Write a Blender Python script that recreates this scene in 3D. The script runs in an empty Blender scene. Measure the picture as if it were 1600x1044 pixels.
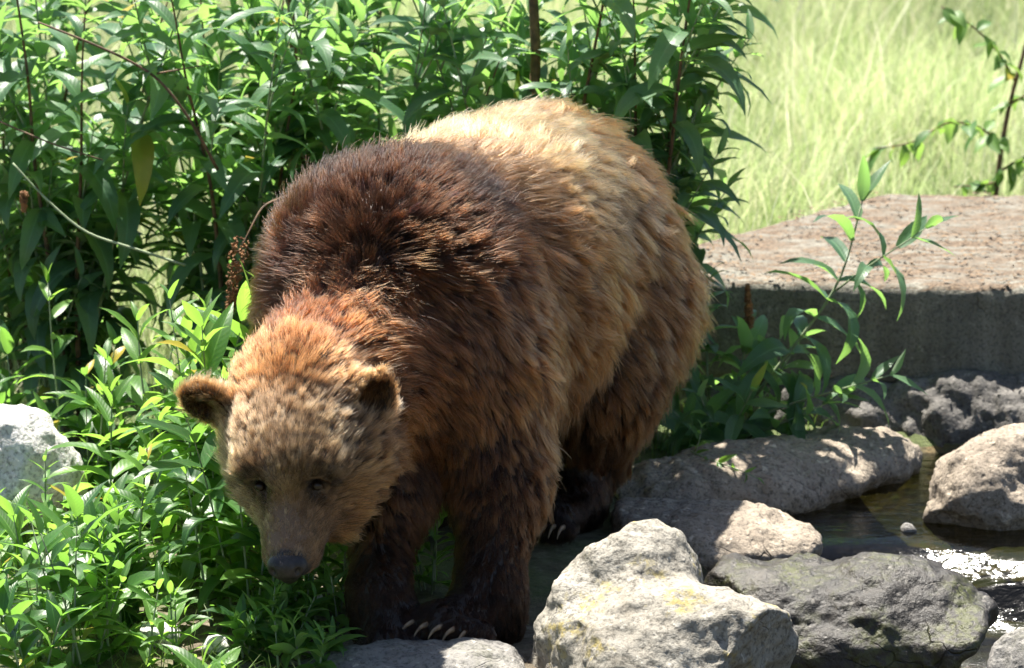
import bpy, math, random
import numpy as np
from mathutils import Vector, Matrix, kdtree

random.seed(7)
RNG = np.random.default_rng(11)
scene = bpy.context.scene
COL = scene.collection

# ------------------------------------------------------------------ camera
CAM_H, PITCH, FPX = 2.63, math.radians(12.0), 6140.0
cam_d = bpy.data.cameras.new('camera')
cam = bpy.data.objects.new('camera', cam_d)
COL.objects.link(cam)
cam.location = (0, 0, CAM_H)
cam.rotation_euler = (math.radians(90) - PITCH, 0, 0)
cam_d.sensor_width = 36.0
cam_d.lens = FPX / 1600 * 36.0
cam_d.clip_start, cam_d.clip_end = 0.1, 2000
cam_d.dof.use_dof = True
cam_d.dof.focus_distance = 9.15
cam_d.dof.aperture_fstop = 5.6
scene.camera = cam

# ------------------------------------------------------------------ sky, sun, exposure
SUN_TO = Vector((-0.17, 0.29, 0.94)).normalized()
world = bpy.data.worlds.new('World'); scene.world = world; world.use_nodes = True
wn = world.node_tree; wn.nodes.clear()
sky = wn.nodes.new('ShaderNodeTexSky'); sky.sky_type = 'NISHITA'; sky.sun_disc = False
sky.sun_elevation = math.asin(SUN_TO.z)
sky.sun_rotation = math.atan2(SUN_TO.x, SUN_TO.y)
sky.air_density, sky.dust_density, sky.ozone_density = 1.0, 1.0, 1.0
bgn = wn.nodes.new('ShaderNodeBackground'); bgn.inputs['Strength'].default_value = 0.05
wo = wn.nodes.new('ShaderNodeOutputWorld')
wn.links.new(sky.outputs[0], bgn.inputs[0]); wn.links.new(bgn.outputs[0], wo.inputs[0])
sun_d = bpy.data.lights.new('sun', 'SUN'); sun_d.energy = 5.0; sun_d.angle = math.radians(0.55)
sun_d.color = (1.0, 0.95, 0.86)
sun = bpy.data.objects.new('sun', sun_d); COL.objects.link(sun)
sun.rotation_euler = SUN_TO.to_track_quat('Z', 'Y').to_euler()
sun.location = SUN_TO * 30
vs = scene.view_settings
vs.view_transform = 'Standard'; vs.look = 'None'; vs.exposure = 1.85; vs.gamma = 1.0
vs.use_curve_mapping = False
cy = scene.cycles
cy.use_denoising = True
cy.max_bounces, cy.diffuse_bounces, cy.glossy_bounces = 7, 3, 3
cy.transmission_bounces, cy.transparent_max_bounces = 6, 6
cy.caustics_reflective = cy.caustics_refractive = False
cy.use_adaptive_sampling = True
cy.adaptive_threshold = 0.015
scene.cycles_curves.shape = 'RIBBONS'
scene.cycles_curves.subdivisions = 2

# ------------------------------------------------------------------ helpers
_cp, _sp = math.cos(PITCH), math.sin(PITCH)
def ray(px, py):
    a, b = (px - 800) / FPX, -(py - 522) / FPX
    return np.array([a, _cp + b * _sp, -_sp + b * _cp])
def at(px, py, Y):
    """the point at distance Y (horizontally) seen along a direction of the photograph"""
    r = ray(px, py); k = Y / r[1]
    return np.array([r[0] * k, Y, CAM_H + r[2] * k])
def on_z(px, py, z=0.0):
    r = ray(px, py); k = (z - CAM_H) / r[2]
    return np.array([r[0] * k, r[1] * k, z])
def project(p):
    p = np.asarray(p, float); d = p - np.array([0, 0, CAM_H])
    x = d[..., 0]; up = d[..., 1] * _sp + d[..., 2] * _cp; w = d[..., 1] * _cp - d[..., 2] * _sp
    return np.stack([800 + FPX * x / w, 522 - FPX * up / w, w], -1)
def nrm(v):
    v = np.asarray(v, float)
    return v / np.maximum(np.linalg.norm(v, axis=-1, keepdims=True), 1e-9)
def smooth01(x, a, b):
    t = np.clip((x - a) / (b - a), 0, 1)
    return t * t * (3 - 2 * t)

_perm = np.random.default_rng(5).permutation(256); _perm = np.concatenate([_perm, _perm, _perm])
_grad = nrm(np.random.default_rng(6).normal(size=(256, 3)))
def perlin(P):
    P = np.asarray(P, float); I = np.floor(P).astype(int); F = P - I; I &= 255
    u = F * F * F * (F * (F * 6 - 15) + 10); out = 0
    for dx in (0, 1):
        for dy in (0, 1):
            for dz in (0, 1):
                h = _perm[_perm[_perm[(I[:, 0] + dx) & 255] + ((I[:, 1] + dy) & 255)] + ((I[:, 2] + dz) & 255)]
                g = (_grad[h] * (F - (dx, dy, dz))).sum(1)
                w = (u[:, 0] if dx else 1 - u[:, 0]) * (u[:, 1] if dy else 1 - u[:, 1]) * (u[:, 2] if dz else 1 - u[:, 2])
                out = out + w * g
    return out
def fbm(P, freq=1.0, octv=4, gain=0.5, ridged=False, seed=0.0):
    P = np.asarray(P, float) * freq + seed * 17.31; a, s = 1.0, 0
    for _ in range(octv):
        n = perlin(P)
        s = s + a * ((0.35 - np.abs(n)) if ridged else n)
        P = P * 2.03 + 3.7; a *= gain
    return s

def new_obj(name, data, parent=None, **props):
    o = bpy.data.objects.new(name, data); COL.objects.link(o)
    if parent is not None: o.parent = parent
    for k, v in props.items(): o[k] = v
    return o
def empty(name, loc, label, category, group=None):
    o = bpy.data.objects.new(name, None); COL.objects.link(o); o.location = loc
    o.empty_display_size = 0.05
    o['label'] = label; o['category'] = category
    if group: o['group'] = group
    return o
def mesh_from(name, V, F, mat=None, smooth=True):
    me = bpy.data.meshes.new(name)
    V = np.asarray(V, np.float32)
    if isinstance(F, np.ndarray):
        n, k = F.shape
        me.vertices.add(len(V)); me.vertices.foreach_set('co', V.ravel())
        me.loops.add(n * k); me.loops.foreach_set('vertex_index', F.ravel().astype(np.int32))
        me.polygons.add(n); me.polygons.foreach_set('loop_start', np.arange(0, n * k, k, dtype=np.int32))
        me.update(calc_edges=True)
    else:
        me.from_pydata([tuple(v) for v in V.tolist()], [], F); me.update()
    if smooth: me.polygons.foreach_set('use_smooth', np.ones(len(me.polygons), bool))
    if mat: me.materials.append(mat)
    return me
def local(V, origin): return np.asarray(V, float) - np.asarray(origin, float)

# signed-distance modelling -> one continuous surface
class Ell:
    def __init__(s, c, r, k=0.06, ax=None, zone='x', sub=False):
        s.c = np.asarray(c, float); s.r = np.asarray(r, float) * np.ones(3); s.k = k; s.zone = zone; s.sub = sub
        s.ax = np.eye(3) if ax is None else np.asarray(ax, float)
    def box(s):
        e = np.sqrt(((s.ax.T * s.r) ** 2).sum(1)); return s.c - e, s.c + e
    def d(s, P):
        q = (P - s.c) @ s.ax.T
        k0 = np.sqrt(((q / s.r) ** 2).sum(-1)); k1 = np.sqrt(((q / s.r ** 2) ** 2).sum(-1))
        return k0 * (k0 - 1) / np.maximum(k1, 1e-6)
class Cone:
    def __init__(s, a, b, ra, rb, k=0.06, zone='x', sub=False):
        s.a = np.asarray(a, float); s.b = np.asarray(b, float); s.ra, s.rb, s.k, s.zone, s.sub = ra, rb, k, zone, sub
    def box(s):
        lo = np.minimum(s.a - s.ra, s.b - s.rb); hi = np.maximum(s.a + s.ra, s.b + s.rb); return lo, hi
    def d(s, P):
        ab = s.b - s.a; t = np.clip(((P - s.a) @ ab) / (ab @ ab), 0, 1)
        return np.sqrt((((P - s.a) - t[..., None] * ab) ** 2).sum(-1)) - (s.ra + (s.rb - s.ra) * t)
def sdf_surface(prims, h, clip_z=None):
    los, his = zip(*[p.box() for p in prims if not p.sub])
    lo = np.min(los, 0) - 4 * h; hi = np.max(his, 0) + 4 * h
    n = np.ceil((hi - lo) / h).astype(int) + 1
    F = np.full(n, 1.0, np.float32)
    axs = [lo[i] + h * np.arange(n[i]) for i in range(3)]
    for p in prims:
        a, b = p.box(); m = p.k * 1.2 + 4 * h
        i0 = np.clip(np.floor((a - m - lo) / h).astype(int), 0, n); i1 = np.clip(np.ceil((b + m - lo) / h).astype(int) + 1, 0, n)
        sl = tuple(slice(i0[i], i1[i]) for i in range(3))
        G = np.stack(np.meshgrid(*[axs[i][sl[i]] for i in range(3)], indexing='ij'), -1)
        d = p.d(G).astype(np.float32); f = F[sl]
        if p.sub:
            hh = np.maximum(p.k - np.abs(-d - f), 0) / p.k
            F[sl] = np.maximum(f, -d) + hh * hh * p.k * 0.25
        else:
            hh = np.maximum(p.k - np.abs(d - f), 0) / p.k
            F[sl] = np.minimum(f, d) - hh * hh * p.k * 0.25
    S = F < 0
    acc = np.zeros(tuple(n - 1) + (3,), np.float32); cnt = np.zeros(tuple(n - 1), np.float32)
    offs = [(0, 0, 0), (1, 0, 0), (0, 1, 0), (1, 1, 0), (0, 0, 1), (1, 0, 1), (0, 1, 1), (1, 1, 1)]
    def C(o): return tuple(slice(o[i], n[i] - 1 + o[i]) for i in range(3))
    any_ = np.zeros(tuple(n - 1), bool); all_ = np.ones(tuple(n - 1), bool)
    for o in offs: any_ |= S[C(o)]; all_ &= S[C(o)]
    act = any_ & ~all_
    idx = np.argwhere(act)
    fv = np.stack([F[tuple((idx + o).T)] for o in offs], 1)
    pos = np.zeros((len(idx), 3)); c = np.zeros(len(idx))
    for i in range(8):
        for j in range(i + 1, 8):
            if sum(abs(offs[i][q] - offs[j][q]) for q in range(3)) != 1: continue
            a, b = fv[:, i], fv[:, j]; m = (a < 0) != (b < 0)
            t = np.where(m, a / np.where(m, a - b, 1), 0)
            pos += np.where(m[:, None], np.array(offs[i]) + t[:, None] * (np.array(offs[j]) - offs[i]), 0); c += m
    V = lo + h * (idx + pos / np.maximum(c, 1)[:, None])
    vid = np.full(tuple(n - 1), -1, np.int64); vid[act] = np.arange(len(idx))
    quads = []
    for ax in range(3):
        u, v = (ax + 1) % 3, (ax + 2) % 3
        sa = [slice(1, n[i] - 1) for i in range(3)]; sb = list(sa)
        sa[ax] = slice(0, n[ax] - 1); sb[ax] = slice(1, n[ax])
        A, B = S[tuple(sa)], S[tuple(sb)]
        e = np.argwhere(A != B); start = A[tuple(e.T)]
        base = e.copy(); base[:, u] += 1; base[:, v] += 1
        def g(du, dv):
            q = base.copy(); q[:, u] += du; q[:, v] += dv; return vid[tuple(q.T)]
        Q = np.stack([g(-1, -1), g(0, -1), g(0, 0), g(-1, 0)], 1)
        Q[~start] = Q[~start][:, ::-1]
        quads.append(Q)
    Q = np.concatenate(quads); Q = Q[(Q >= 0).all(1)]
    return V, Q
def vnormals(V, Q):
    a, b, c, d = (V[Q[:, i]] for i in range(4))
    fn = np.cross(c - a, d - b); N = np.zeros_like(V)
    for i in range(4): np.add.at(N, Q[:, i], fn)
    return nrm(N)

# node helper
class NT:
    def __init__(s, name, two=False):
        s.m = bpy.data.materials.new(name); s.m.use_nodes = True; s.t = s.m.node_tree; s.t.nodes.clear()
        s.out = s.t.nodes.new('ShaderNodeOutputMaterial')
    def n(s, typ, ins=None, **at_):
        nd = s.t.nodes.new('ShaderNode' + typ)
        for k, v in at_.items(): setattr(nd, k, v)
        for k, v in (ins or {}).items(): s.put(nd, k, v)
        return nd
    def put(s, nd, k, v):
        sock = nd.inputs[k]
        if isinstance(v, bpy.types.NodeSocket): s.t.links.new(v, sock)
        elif isinstance(v, bpy.types.Node): s.t.links.new(v.outputs[0], sock)
        else:
            if sock.type == 'RGBA' and len(v) == 3: v = (*v, 1)
            sock.default_value = v
    def noise(s, scale, detail=4, rough=0.55, vec=None, dist=0.0, ty='FBM'):
        nd = s.n('TexNoise', {'Scale': scale, 'Detail': detail, 'Roughness': rough, 'Distortion': dist}, noise_type=ty)
        if vec is not None: s.put(nd, 'Vector', vec)
        return nd.outputs[0]
    def ramp(s, fac, stops, interp='LINEAR'):
        nd = s.n('ValToRGB', {'Fac': fac}); cr = nd.color_ramp; cr.interpolation = interp
        while len(cr.elements) < len(stops): cr.elements.new(0.5)
        for e, (p, c) in zip(cr.elements, stops):
            e.position = p; e.color = (*c, 1) if not isinstance(c, (int, float)) else (c, c, c, 1)
        return nd.outputs[0]
    def mix(s, fac, a, b, mode='MIX'):
        nd = s.n('Mix', data_type='RGBA', blend_type=mode)
        s.put(nd, 0, fac); s.put(nd, 6, a); s.put(nd, 7, b); return nd.outputs[2]
    def math(s, op, a, b=0.5, clamp=False):
        nd = s.n('Math', operation=op, use_clamp=clamp); s.put(nd, 0, a); s.put(nd, 1, b); return nd.outputs[0]
    def bump(s, h, strength=0.5, dist=0.02, normal=None):
        nd = s.n('Bump', {'Height': h, 'Strength': strength, 'Distance': dist})
        if normal is not None: s.put(nd, 'Normal', normal)
        return nd.outputs[0]
    def coord(s, which='Object'): return s.n('TexCoord').outputs[which]
    def done(s, shader, disp=None):
        s.t.links.new(shader if isinstance(shader, bpy.types.NodeSocket) else shader.outputs[0], s.out.inputs['Surface']); return s.m
def principled(nt, **kw):
    nd = nt.n('BsdfPrincipled')
    for k, v in kw.items(): nt.put(nd, k.replace('_', ' '), v)
    return nd
# ------------------------------------------------------------------ materials of the place
def mat_rock(name, c1, c2, c3, lichen=0.0, moss=0.0, rough=0.85, pits=0.5, scale=1.0, litter=0.0):
    nt = NT(name); co = nt.coord('Object')
    big = nt.noise(4 * scale, 6, 0.62, co, 0.4); mid = nt.noise(16 * scale, 6, 0.65, co); fine = nt.noise(85 * scale, 5, 0.7, co)
    col = nt.ramp(big, [(0.30, c1), (0.52, c2), (0.72, c3)])
    col = nt.mix(nt.ramp(mid, [(0.38, 0.0), (0.62, 0.85)]), col, c2)
    col = nt.mix(nt.ramp(fine, [(0.36, 0.75), (0.52, 0.0)]), col, tuple(0.35 * v for v in c1))
    col = nt.mix(nt.ramp(nt.noise(34 * scale, 4, 0.6, co), [(0.60, 0.0), (0.70, 0.7)]), col, tuple(min(1, 1.35 * v) for v in c3))
    if lichen:
        m = nt.math('MULTIPLY', nt.ramp(nt.noise(8.5, 4, 0.6, co), [(0.55, 0.0), (0.64, 1.0)]), nt.ramp(nt.noise(42, 4, 0.6, co), [(0.47, 0.0), (0.56, 1.0)]))
        col = nt.mix(nt.math('MULTIPLY', m, lichen), col, (0.29, 0.23, 0.06))
    if moss:
        m = nt.math('MULTIPLY', nt.ramp(nt.noise(6, 4, 0.6, co), [(0.46, 0.0), (0.60, 1.0)]), nt.ramp(nt.noise(60, 3, 0.6, co), [(0.40, 0.0), (0.55, 1.0)]))
        col = nt.mix(nt.math('MULTIPLY', m, moss), col, (0.055, 0.06, 0.012))
    if litter:
        m = nt.ramp(nt.noise(13, 6, 0.72, nt.n('Mapping', {'Vector': co, 'Scale': (0.45, 1.5, 1.0)}).outputs[0], 0.5), [(0.40, 0.0), (0.55, 1.0)])
        up = nt.ramp(nt.n('SeparateXYZ', {0: nt.n('NewGeometry').outputs['True Normal']}).outputs[2], [(0.55, 0.0), (0.8, 1.0)])
        lc = nt.ramp(nt.noise(120, 3, 0.6, co), [(0.35, (.024, .016, .009)), (0.5, (.088, .052, .026)), (0.65, (.19, .135, .085))])
        st = nt.noise(9, 4, 0.6, nt.n('Mapping', {'Vector': co, 'Scale': (2.2, 1.0, 0.12)}).outputs[0])
        col = nt.mix(nt.ramp(st, [(0.40, 0.40), (0.66, 0.0)]), col, (.05, .047, .035))
        col = nt.mix(nt.math('MULTIPLY', nt.math('MULTIPLY', m, up), litter), col, lc)
    dco = nt.mix(0.12, co, nt.n('TexNoise', {'Vector': co, 'Scale': 7.0, 'Detail': 3.0}).outputs[1], 'ADD')
    ck = nt.n('TexVoronoi', {'Vector': dco, 'Scale': 5.5 * scale}, feature='DISTANCE_TO_EDGE').outputs[0]
    ckm = nt.math('MULTIPLY', nt.ramp(ck, [(0.0, 1.0), (0.011, 0.0)]), nt.ramp(nt.noise(3.0, 2, 0.5, co), [(0.50, 0.0), (0.60, 1.0)]))
    col = nt.mix(nt.math('MULTIPLY', ckm, 0.45), col, tuple(0.22 * v for v in c1))
    h = nt.math('ADD', nt.math('MULTIPLY', mid, 1.0), nt.math('MULTIPLY', fine, 0.45))
    h = nt.math('SUBTRACT', h, nt.math('MULTIPLY', ckm, 0.5))
    vo = nt.n('TexVoronoi', {'Vector': co, 'Scale': 48 * scale}).outputs[0]
    h = nt.math('ADD', h, nt.math('MULTIPLY', nt.ramp(vo, [(0.0, 0.0), (0.35, 1.0)]), 0.35 * pits))
    b = nt.bump(h, 0.65, 0.016)
    return nt.done(principled(nt, Base_Color=col, Roughness=rough, Normal=b))
M_LIME = mat_rock('limestone', (.14, .12, .09), (.27, .25, .21), (.41, .385, .335), lichen=0.8)
M_TAN = mat_rock('rough_tan_stone', (.12, .095, .07), (.26, .215, .165), (.42, .365, .29), pits=1.0)
M_GREYR = mat_rock('grey_stone', (.09, .085, .08), (.19, .18, .165), (.30, .28, .25), moss=0.3, pits=1.0)
M_DARK = mat_rock('wet_dark_stone', (.006, .005, .004), (.017, .013, .009), (.14, .128, .11), moss=0.85, rough=0.5)
M_WHITE = mat_rock('pale_stone', (.42, .41, .39), (.60, .59, .57), (.74, .73, .70))
M_SLAB = mat_rock('weathered_concrete', (.13, .125, .10), (.20, .19, .155), (.28, .262, .215), pits=0.2, scale=1.3, litter=0.95)
M_FOOT = mat_rock('rubble_footing', (.06, .055, .05), (.13, .12, .11), (.24, .22, .20), pits=1.0)

def mat_ground():
    nt = NT('soil'); co = nt.coord('Object')
    n1 = nt.noise(1.3, 5, 0.6, co); n2 = nt.noise(22, 6, 0.7, co); n3 = nt.noise(90, 4, 0.7, co)
    soil = nt.ramp(n2, [(0.3, (.045, .034, .022)), (0.5, (.13, .105, .07)), (0.7, (.26, .225, .165))])
    g = nt.ramp(n3, [(0.3, (.035, .06, .015)), (0.6, (.10, .14, .035))])
    y = nt.n('SeparateXYZ', {0: co}).outputs[1]
    far = nt.ramp(nt.math('MULTIPLY', nt.math('ADD', y, nt.math('MULTIPLY', n1, 2.0)), 0.05), [(0.52, 0.0), (0.62, 1.0)])
    near = nt.ramp(n1, [(0.45, 0.0), (0.6, 0.7)])
    col = nt.mix(nt.math('MAXIMUM', far, near), soil, g)
    return nt.done(principled(nt, Base_Color=col, Roughness=0.95, Normal=nt.bump(nt.math('ADD', n2, n3), 0.8, 0.02)))
M_GROUND = mat_ground()
def mat_bed():
    nt = NT('stream_bed'); co = nt.coord('Object')
    col = nt.ramp(nt.noise(7, 5, 0.6, co), [(0.3, (.020, .020, .008)), (0.5, (.07, .055, .018)), (0.62, (.20, .11, .025)), (0.72, (.13, .14, .03))])
    return nt.done(principled(nt, Base_Color=col, Roughness=0.8, Normal=nt.bump(nt.noise(40, 5, 0.6, co), 0.6, 0.02)))
M_BED = mat_bed()
def mat_water():
    nt = NT('water'); co = nt.coord('Object')
    mp = nt.n('Mapping', {'Vector': co, 'Scale': (1.0, 2.2, 1.0)}).outputs[0]
    h = nt.math('ADD', nt.noise(9, 4, 0.55, mp, 0.6), nt.math('MULTIPLY', nt.noise(40, 3, 0.5, mp), 0.22))
    b = nt.bump(h, 0.30, 0.02)
    fr = nt.n('Fresnel', {'IOR': 1.33, 'Normal': b}).outputs[0]
    gl = nt.n('BsdfGlossy', {'Color': (1, 1, 1), 'Roughness': 0.10, 'Normal': b}).outputs[0]
    tr = nt.n('BsdfTransparent', {'Color': (.30, .34, .19)}).outputs[0]
    mx = nt.n('MixShader', {0: fr, 1: tr, 2: gl})
    return nt.done(mx)
M_WATER = mat_water()
def mat_leaf(name, deep, fresh, under, trans, rough=0.42, tfac=0.36):
    nt = NT(name)
    a = nt.n('Attribute', attribute_name='leafco').outputs['Vector']; xyz = nt.n('SeparateXYZ', {0: a})
    ax, ay, rn = xyz.outputs
    r = nt.math('FRACT', nt.math('ADD', rn, nt.n('ObjectInfo').outputs['Random']))
    axa = nt.math('ABSOLUTE', ax, 0)
    vein = nt.math('SINE', nt.math('MULTIPLY', nt.math('SUBTRACT', ay, nt.math('MULTIPLY', axa, 0.13)), 82.0), 0)
    rib = nt.ramp(axa, [(0.03, 1.0), (0.11, 0.0)])
    mot = nt.noise(38, 3, 0.6, nt.coord('Object'))
    top = nt.mix(nt.ramp(r, [(0.15, 0.0), (0.95, 1.0)]), deep, fresh)
    top = nt.mix(nt.ramp(mot, [(0.35, 0.35), (0.6, 0.0)]), top, tuple(.6 * v for v in deep))
    top = nt.mix(nt.math('MULTIPLY', rib, 0.5), top, tuple(min(1, 1.6 * v) for v in fresh))
    top = nt.mix(nt.math('GREATER_THAN', r, 0.985), top, (.34, .26, .035))
    bf = nt.n('NewGeometry').outputs['Backfacing']
    col = nt.mix(bf, top, under)
    hgt = nt.math('ADD', nt.math('MULTIPLY', vein, 0.25), nt.math('MULTIPLY', rib, -0.9))
    nb = nt.bump(hgt, 0.22, 0.0018)
    pr = principled(nt, Base_Color=col, Roughness=rough, Normal=nb); pr.inputs['Specular IOR Level'].default_value = 0.42
    tl = nt.n('BsdfTranslucent', {'Color': nt.mix(nt.math('MULTIPLY', r, 0.6), trans, tuple(min(1, 1.5 * v) for v in trans)), 'Normal': nb})
    return nt.done(nt.n('MixShader', {0: tfac, 1: pr.outputs[0], 2: tl.outputs[0]}))
M_LEAF = mat_leaf('bush_leaf', (.042, .098, .055), (.115, .205, .105), (.22, .29, .20), (.26, .48, .10), 0.42, 0.44)
M_LEAF_Y = mat_leaf('young_leaf', (.040, .110, .024), (.115, .225, .050), (.17, .25, .12), (.28, .52, .065), 0.42, 0.44)
M_LEAF_D = mat_leaf('undergrowth_leaf', (.018, .060, .018), (.060, .150, .034), (.10, .17, .07), (.20, .42, .055), 0.38, 0.42)
M_LEAF_S = mat_leaf('sapling_leaf', (.05, .12, .03), (.13, .22, .06), (.24, .30, .20), (.25, .42, .07), 0.5)
def mat_plain(name, c1, c2, scale=30, rough=0.8, bump=0.4):
    nt = NT(name); co = nt.coord('Object'); f = nt.noise(scale, 4, 0.6, co)
    return nt.done(principled(nt, Base_Color=nt.ramp(f, [(0.35, c1), (0.65, c2)]), Roughness=rough, Normal=nt.bump(f, bump, 0.004)))
M_STEM = mat_plain('green_stem', (.15, .20, .10), (.27, .32, .20), 20)
M_BARK = mat_plain('brown_bark', (.055, .033, .018), (.16, .095, .05), 40)
M_DRY = mat_plain('dried_flower', (.10, .042, .014), (.30, .14, .05), 60)
M_LITTER = mat_plain('leaf_litter', (.06, .036, .018), (.18, .115, .06), 9)
M_CLAW = mat_plain('horn', (.07, .045, .025), (.27, .19, .115), 60, 0.4, 0.1)
def mat_grass():
    nt = NT('meadow_grass')
    c = nt.n('Attribute', attribute_name='blade').outputs['Color']
    pr = principled(nt, Base_Color=c, Roughness=0.55); tl = nt.n('BsdfTranslucent', {'Color': c})
    return nt.done(nt.n('MixShader', {0: 0.45, 1: pr.outputs[0], 2: tl.outputs[0]}))
M_GRASS = mat_grass()

# ------------------------------------------------------------------ ground, stream
def ground_z(X, Y):
    X, Y = np.asarray(X, float), np.asarray(Y, float)
    P = np.stack([X, Y, 0 * X], -1).reshape(-1, 3)
    z = (0.030 * fbm(P, 1.6, 4) + 0.012 * fbm(P, 9, 2)).reshape(X.shape) * smooth01(np.hypot(X, Y - 10), 60, 20) - 0.012
    z = z + 0.05 * smooth01(Y, 12.5, 20) * smooth01(Y, 200, 60)
    # stream hollow
    up = smooth01(X, 0.62, 0.92) * smooth01(Y, 11.05, 10.8) * smooth01(Y, 9.0, 9.5)
    lowp = smooth01(X, 0.40, 0.62) * smooth01(Y, 9.75, 9.45) * smooth01(Y, 5.5, 7.5)
    return z - 0.26 * up - 0.44 * lowp * (1 - 0.3 * up)
def grid_mesh(name, xs, ys, zf, mat):
    X, Y = np.meshgrid(xs, ys, indexing='ij'); Z = zf(X, Y)
    V = np.stack([X, Y, Z], -1).reshape(-1, 3); nx, ny = X.shape
    i = np.arange(nx * ny).reshape(nx, ny)
    Q = np.stack([i[:-1, :-1], i[1:, :-1], i[1:, 1:], i[:-1, 1:]], -1).reshape(-1, 4)
    return mesh_from(name, V, Q, mat)
def spread(a, b, c, d, fine, coarse=14):
    return np.concatenate([np.linspace(a, b, coarse)[:-1], np.arange(b, c, fine), np.linspace(c, d, coarse)])
gm = grid_mesh('ground', spread(-400, -4, 5, 400, 0.05), spread(-300, 7.5, 24, 700, 0.05), ground_z, M_GROUND)
gm.materials.append(M_BED)
pc = np.zeros((len(gm.polygons), 3), np.float32); pc = pc.ravel(); gm.polygons.foreach_get('center', pc); pc = pc.reshape(-1, 3)
gm.polygons.foreach_set('material_index', ((pc[:, 2] < -0.06) & (pc[:, 0] > .3) & (pc[:, 0] < 30) & (pc[:, 1] < 11.2)).astype(np.int32))
new_obj('ground', gm, kind='structure')
def water_z(X, Y):
    f = smooth01(Y + 0.10 * np.sin(X * 5), 9.62, 9.95)
    P = np.stack([X, Y, 0 * X], -1).reshape(-1, 3)
    r = (0.010 * fbm(P * (1, 1.6, 1), 8, 3)).reshape(X.shape) * (4 * f * (1 - f) + 0.16)
    return -0.225 + 0.170 * f + r
new_obj('stream_water', grid_mesh('stream_water', np.arange(0.38, 4.6, 0.025), np.arange(7.0, 11.15, 0.025), water_z, M_WATER), kind='structure')

# ------------------------------------------------------------------ rocks
def rock(name, prims, mat, label, category='rock', h=0.014, facets=9, amp=0.03, freq=5.0, seed=0, cut=0.80, group=None, fine=0.010):
    V, Q = sdf_surface(prims, h)
    rs = np.random.default_rng(seed + 100)
    c = V.mean(0)
    for _ in range(facets):
        n = nrm(rs.normal(size=3) * (1, 1, 0.8)); s = (V - c) @ n
        d = s.max() * rs.uniform(cut - 0.10, 0.95); ex = np.maximum(s - d, 0)
        V = V - n * (ex * 0.93)[:, None]
    N = vnormals(V, Q)
    dz = amp * fbm(V, freq, 4, 0.5, seed=seed) + 0.5 * amp * fbm(V, freq * 0.9, 3, 0.5, ridged=True, seed=seed + 3) + fine * fbm(V, 26, 3, 0.6, seed=seed + 7)
    V = V + N * dz[:, None]
    base = np.array([c[0], c[1], V[:, 2].min()])
    o = new_obj(name, mesh_from(name, local(V, base), Q, mat)); o.location = base
    if label: o['label'] = label; o['category'] = category
    if group: o['group'] = group
    return o
E = lambda px, py, Y, r, k=0.05: Ell(at(px, py, Y), r, k)
rock('boulder', [E(985, 935, 8.86, (.155, .16, .20), .05), E(1010, 905, 8.86, (.13, .12, .12)), E(1060, 1040, 8.66, (.30, .20, .185), .06), E(880, 1030, 8.80, (.12, .16, .21)), E(1160, 1060, 8.62, (.19, .17, .14), .06)],
     M_LIME, 'large pale limestone boulder with yellow lichen beside the bear\'s forepaw', 'boulder', 0.010, 16, 0.030, 5, 3, 0.82)
rock('flat_stone', [E(640, 1052, 8.72, (.30, .16, .060)), E(740, 1060, 8.70, (.16, .14, .065))], M_GREYR, 'low flat grey stone under the bear\'s forepaws', 'stone', 0.010, 5, 0.016, 6, 8, .85)
rock('wet_rock', [E(1230, 965, 9.55, (.24, .20, .140)), E(1390, 962, 9.52, (.23, .20, .145)), E(1130, 945, 9.60, (.15, .18, .10)), E(1500, 1000, 9.42, (.16, .16, .10)), E(1340, 1010, 9.45, (.32, .16, .10))],
     M_DARK, 'dark wet mossy rock damming the stream behind the lichen boulder', 'rock', 0.010, 10, 0.034, 5, 5, .80)
rock('boulder', [E(1560, 770, 10.28, (.20, .18, .14)), E(1600, 720, 10.32, (.16, .15, .10)), E(1500, 800, 10.25, (.11, .12, .09))], M_TAN,
     'sunlit tan boulder standing in the pool of dark water', 'boulder', 0.010, 10, 0.035, 6, 12, .80)
rock('flat_rock', [E(1090, 850, 9.90, (.26, .22, .10)), E(1200, 855, 9.86, (.17, .16, .075)), E(990, 850, 9.95, (.14, .2, .10))], M_TAN,
     'flat rough pale rock at the water\'s edge behind the lichen boulder', 'rock', 0.010, 6, 0.026, 7, 21, .85)
rock('rock_ledge', [E(1130, 765, 10.42, (.26, .20, .10)), E(1250, 742, 10.58, (.22, .20, .085)), E(1330, 715, 10.78, (.20, .20, .080)), E(1190, 750, 10.5, (.2, .2, .09)), E(1040, 780, 10.35, (.16, .18, .08))], M_TAN,
     'long low rock ledge between the leafy sprigs and the pool', 'rock', 0.011, 5, 0.030, 7, 33, .87)
rock('boulder', [E(1610, 1040, 8.75, (.09, .10, .08)), E(1650, 1050, 8.75, (.10, .10, .09))], M_GREYR,
     'small grey boulder at the foot of the little cascade', 'boulder', 0.010, 6, 0.015, 7, 41)
rock('boulder', [E(25, 735, 9.95, (.135, .14, .175)), E(80, 765, 9.97, (.09, .11, .12)), E(-40, 740, 9.97, (.13, .14, .15))], M_WHITE,
     'white sunlit boulder among the undergrowth under the tall bush', 'boulder', 0.011, 8, 0.022, 5, 50)
rock('footing', [Cone(at(1080, 668, 11.32), at(1960, 668, 11.02), .14, .15), E(1380, 660, 11.21, (.22, .12, .13)), E(1520, 665, 11.15, (.24, .14, .15)), E(1640, 660, 11.09, (.2, .14, .15)), E(1780, 660, 11.05, (.24, .14, .15)), E(1270, 660, 11.27, (.2, .12, .12)), E(1160, 660, 11.32, (.2, .12, .12)), E(1930, 660, 11.03, (.24, .14, .15))], M_FOOT,
     'rough grey rubble footing under the concrete slab', 'footing', 0.013, 2, 0.050, 7, 61, .92, None, .018)
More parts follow.
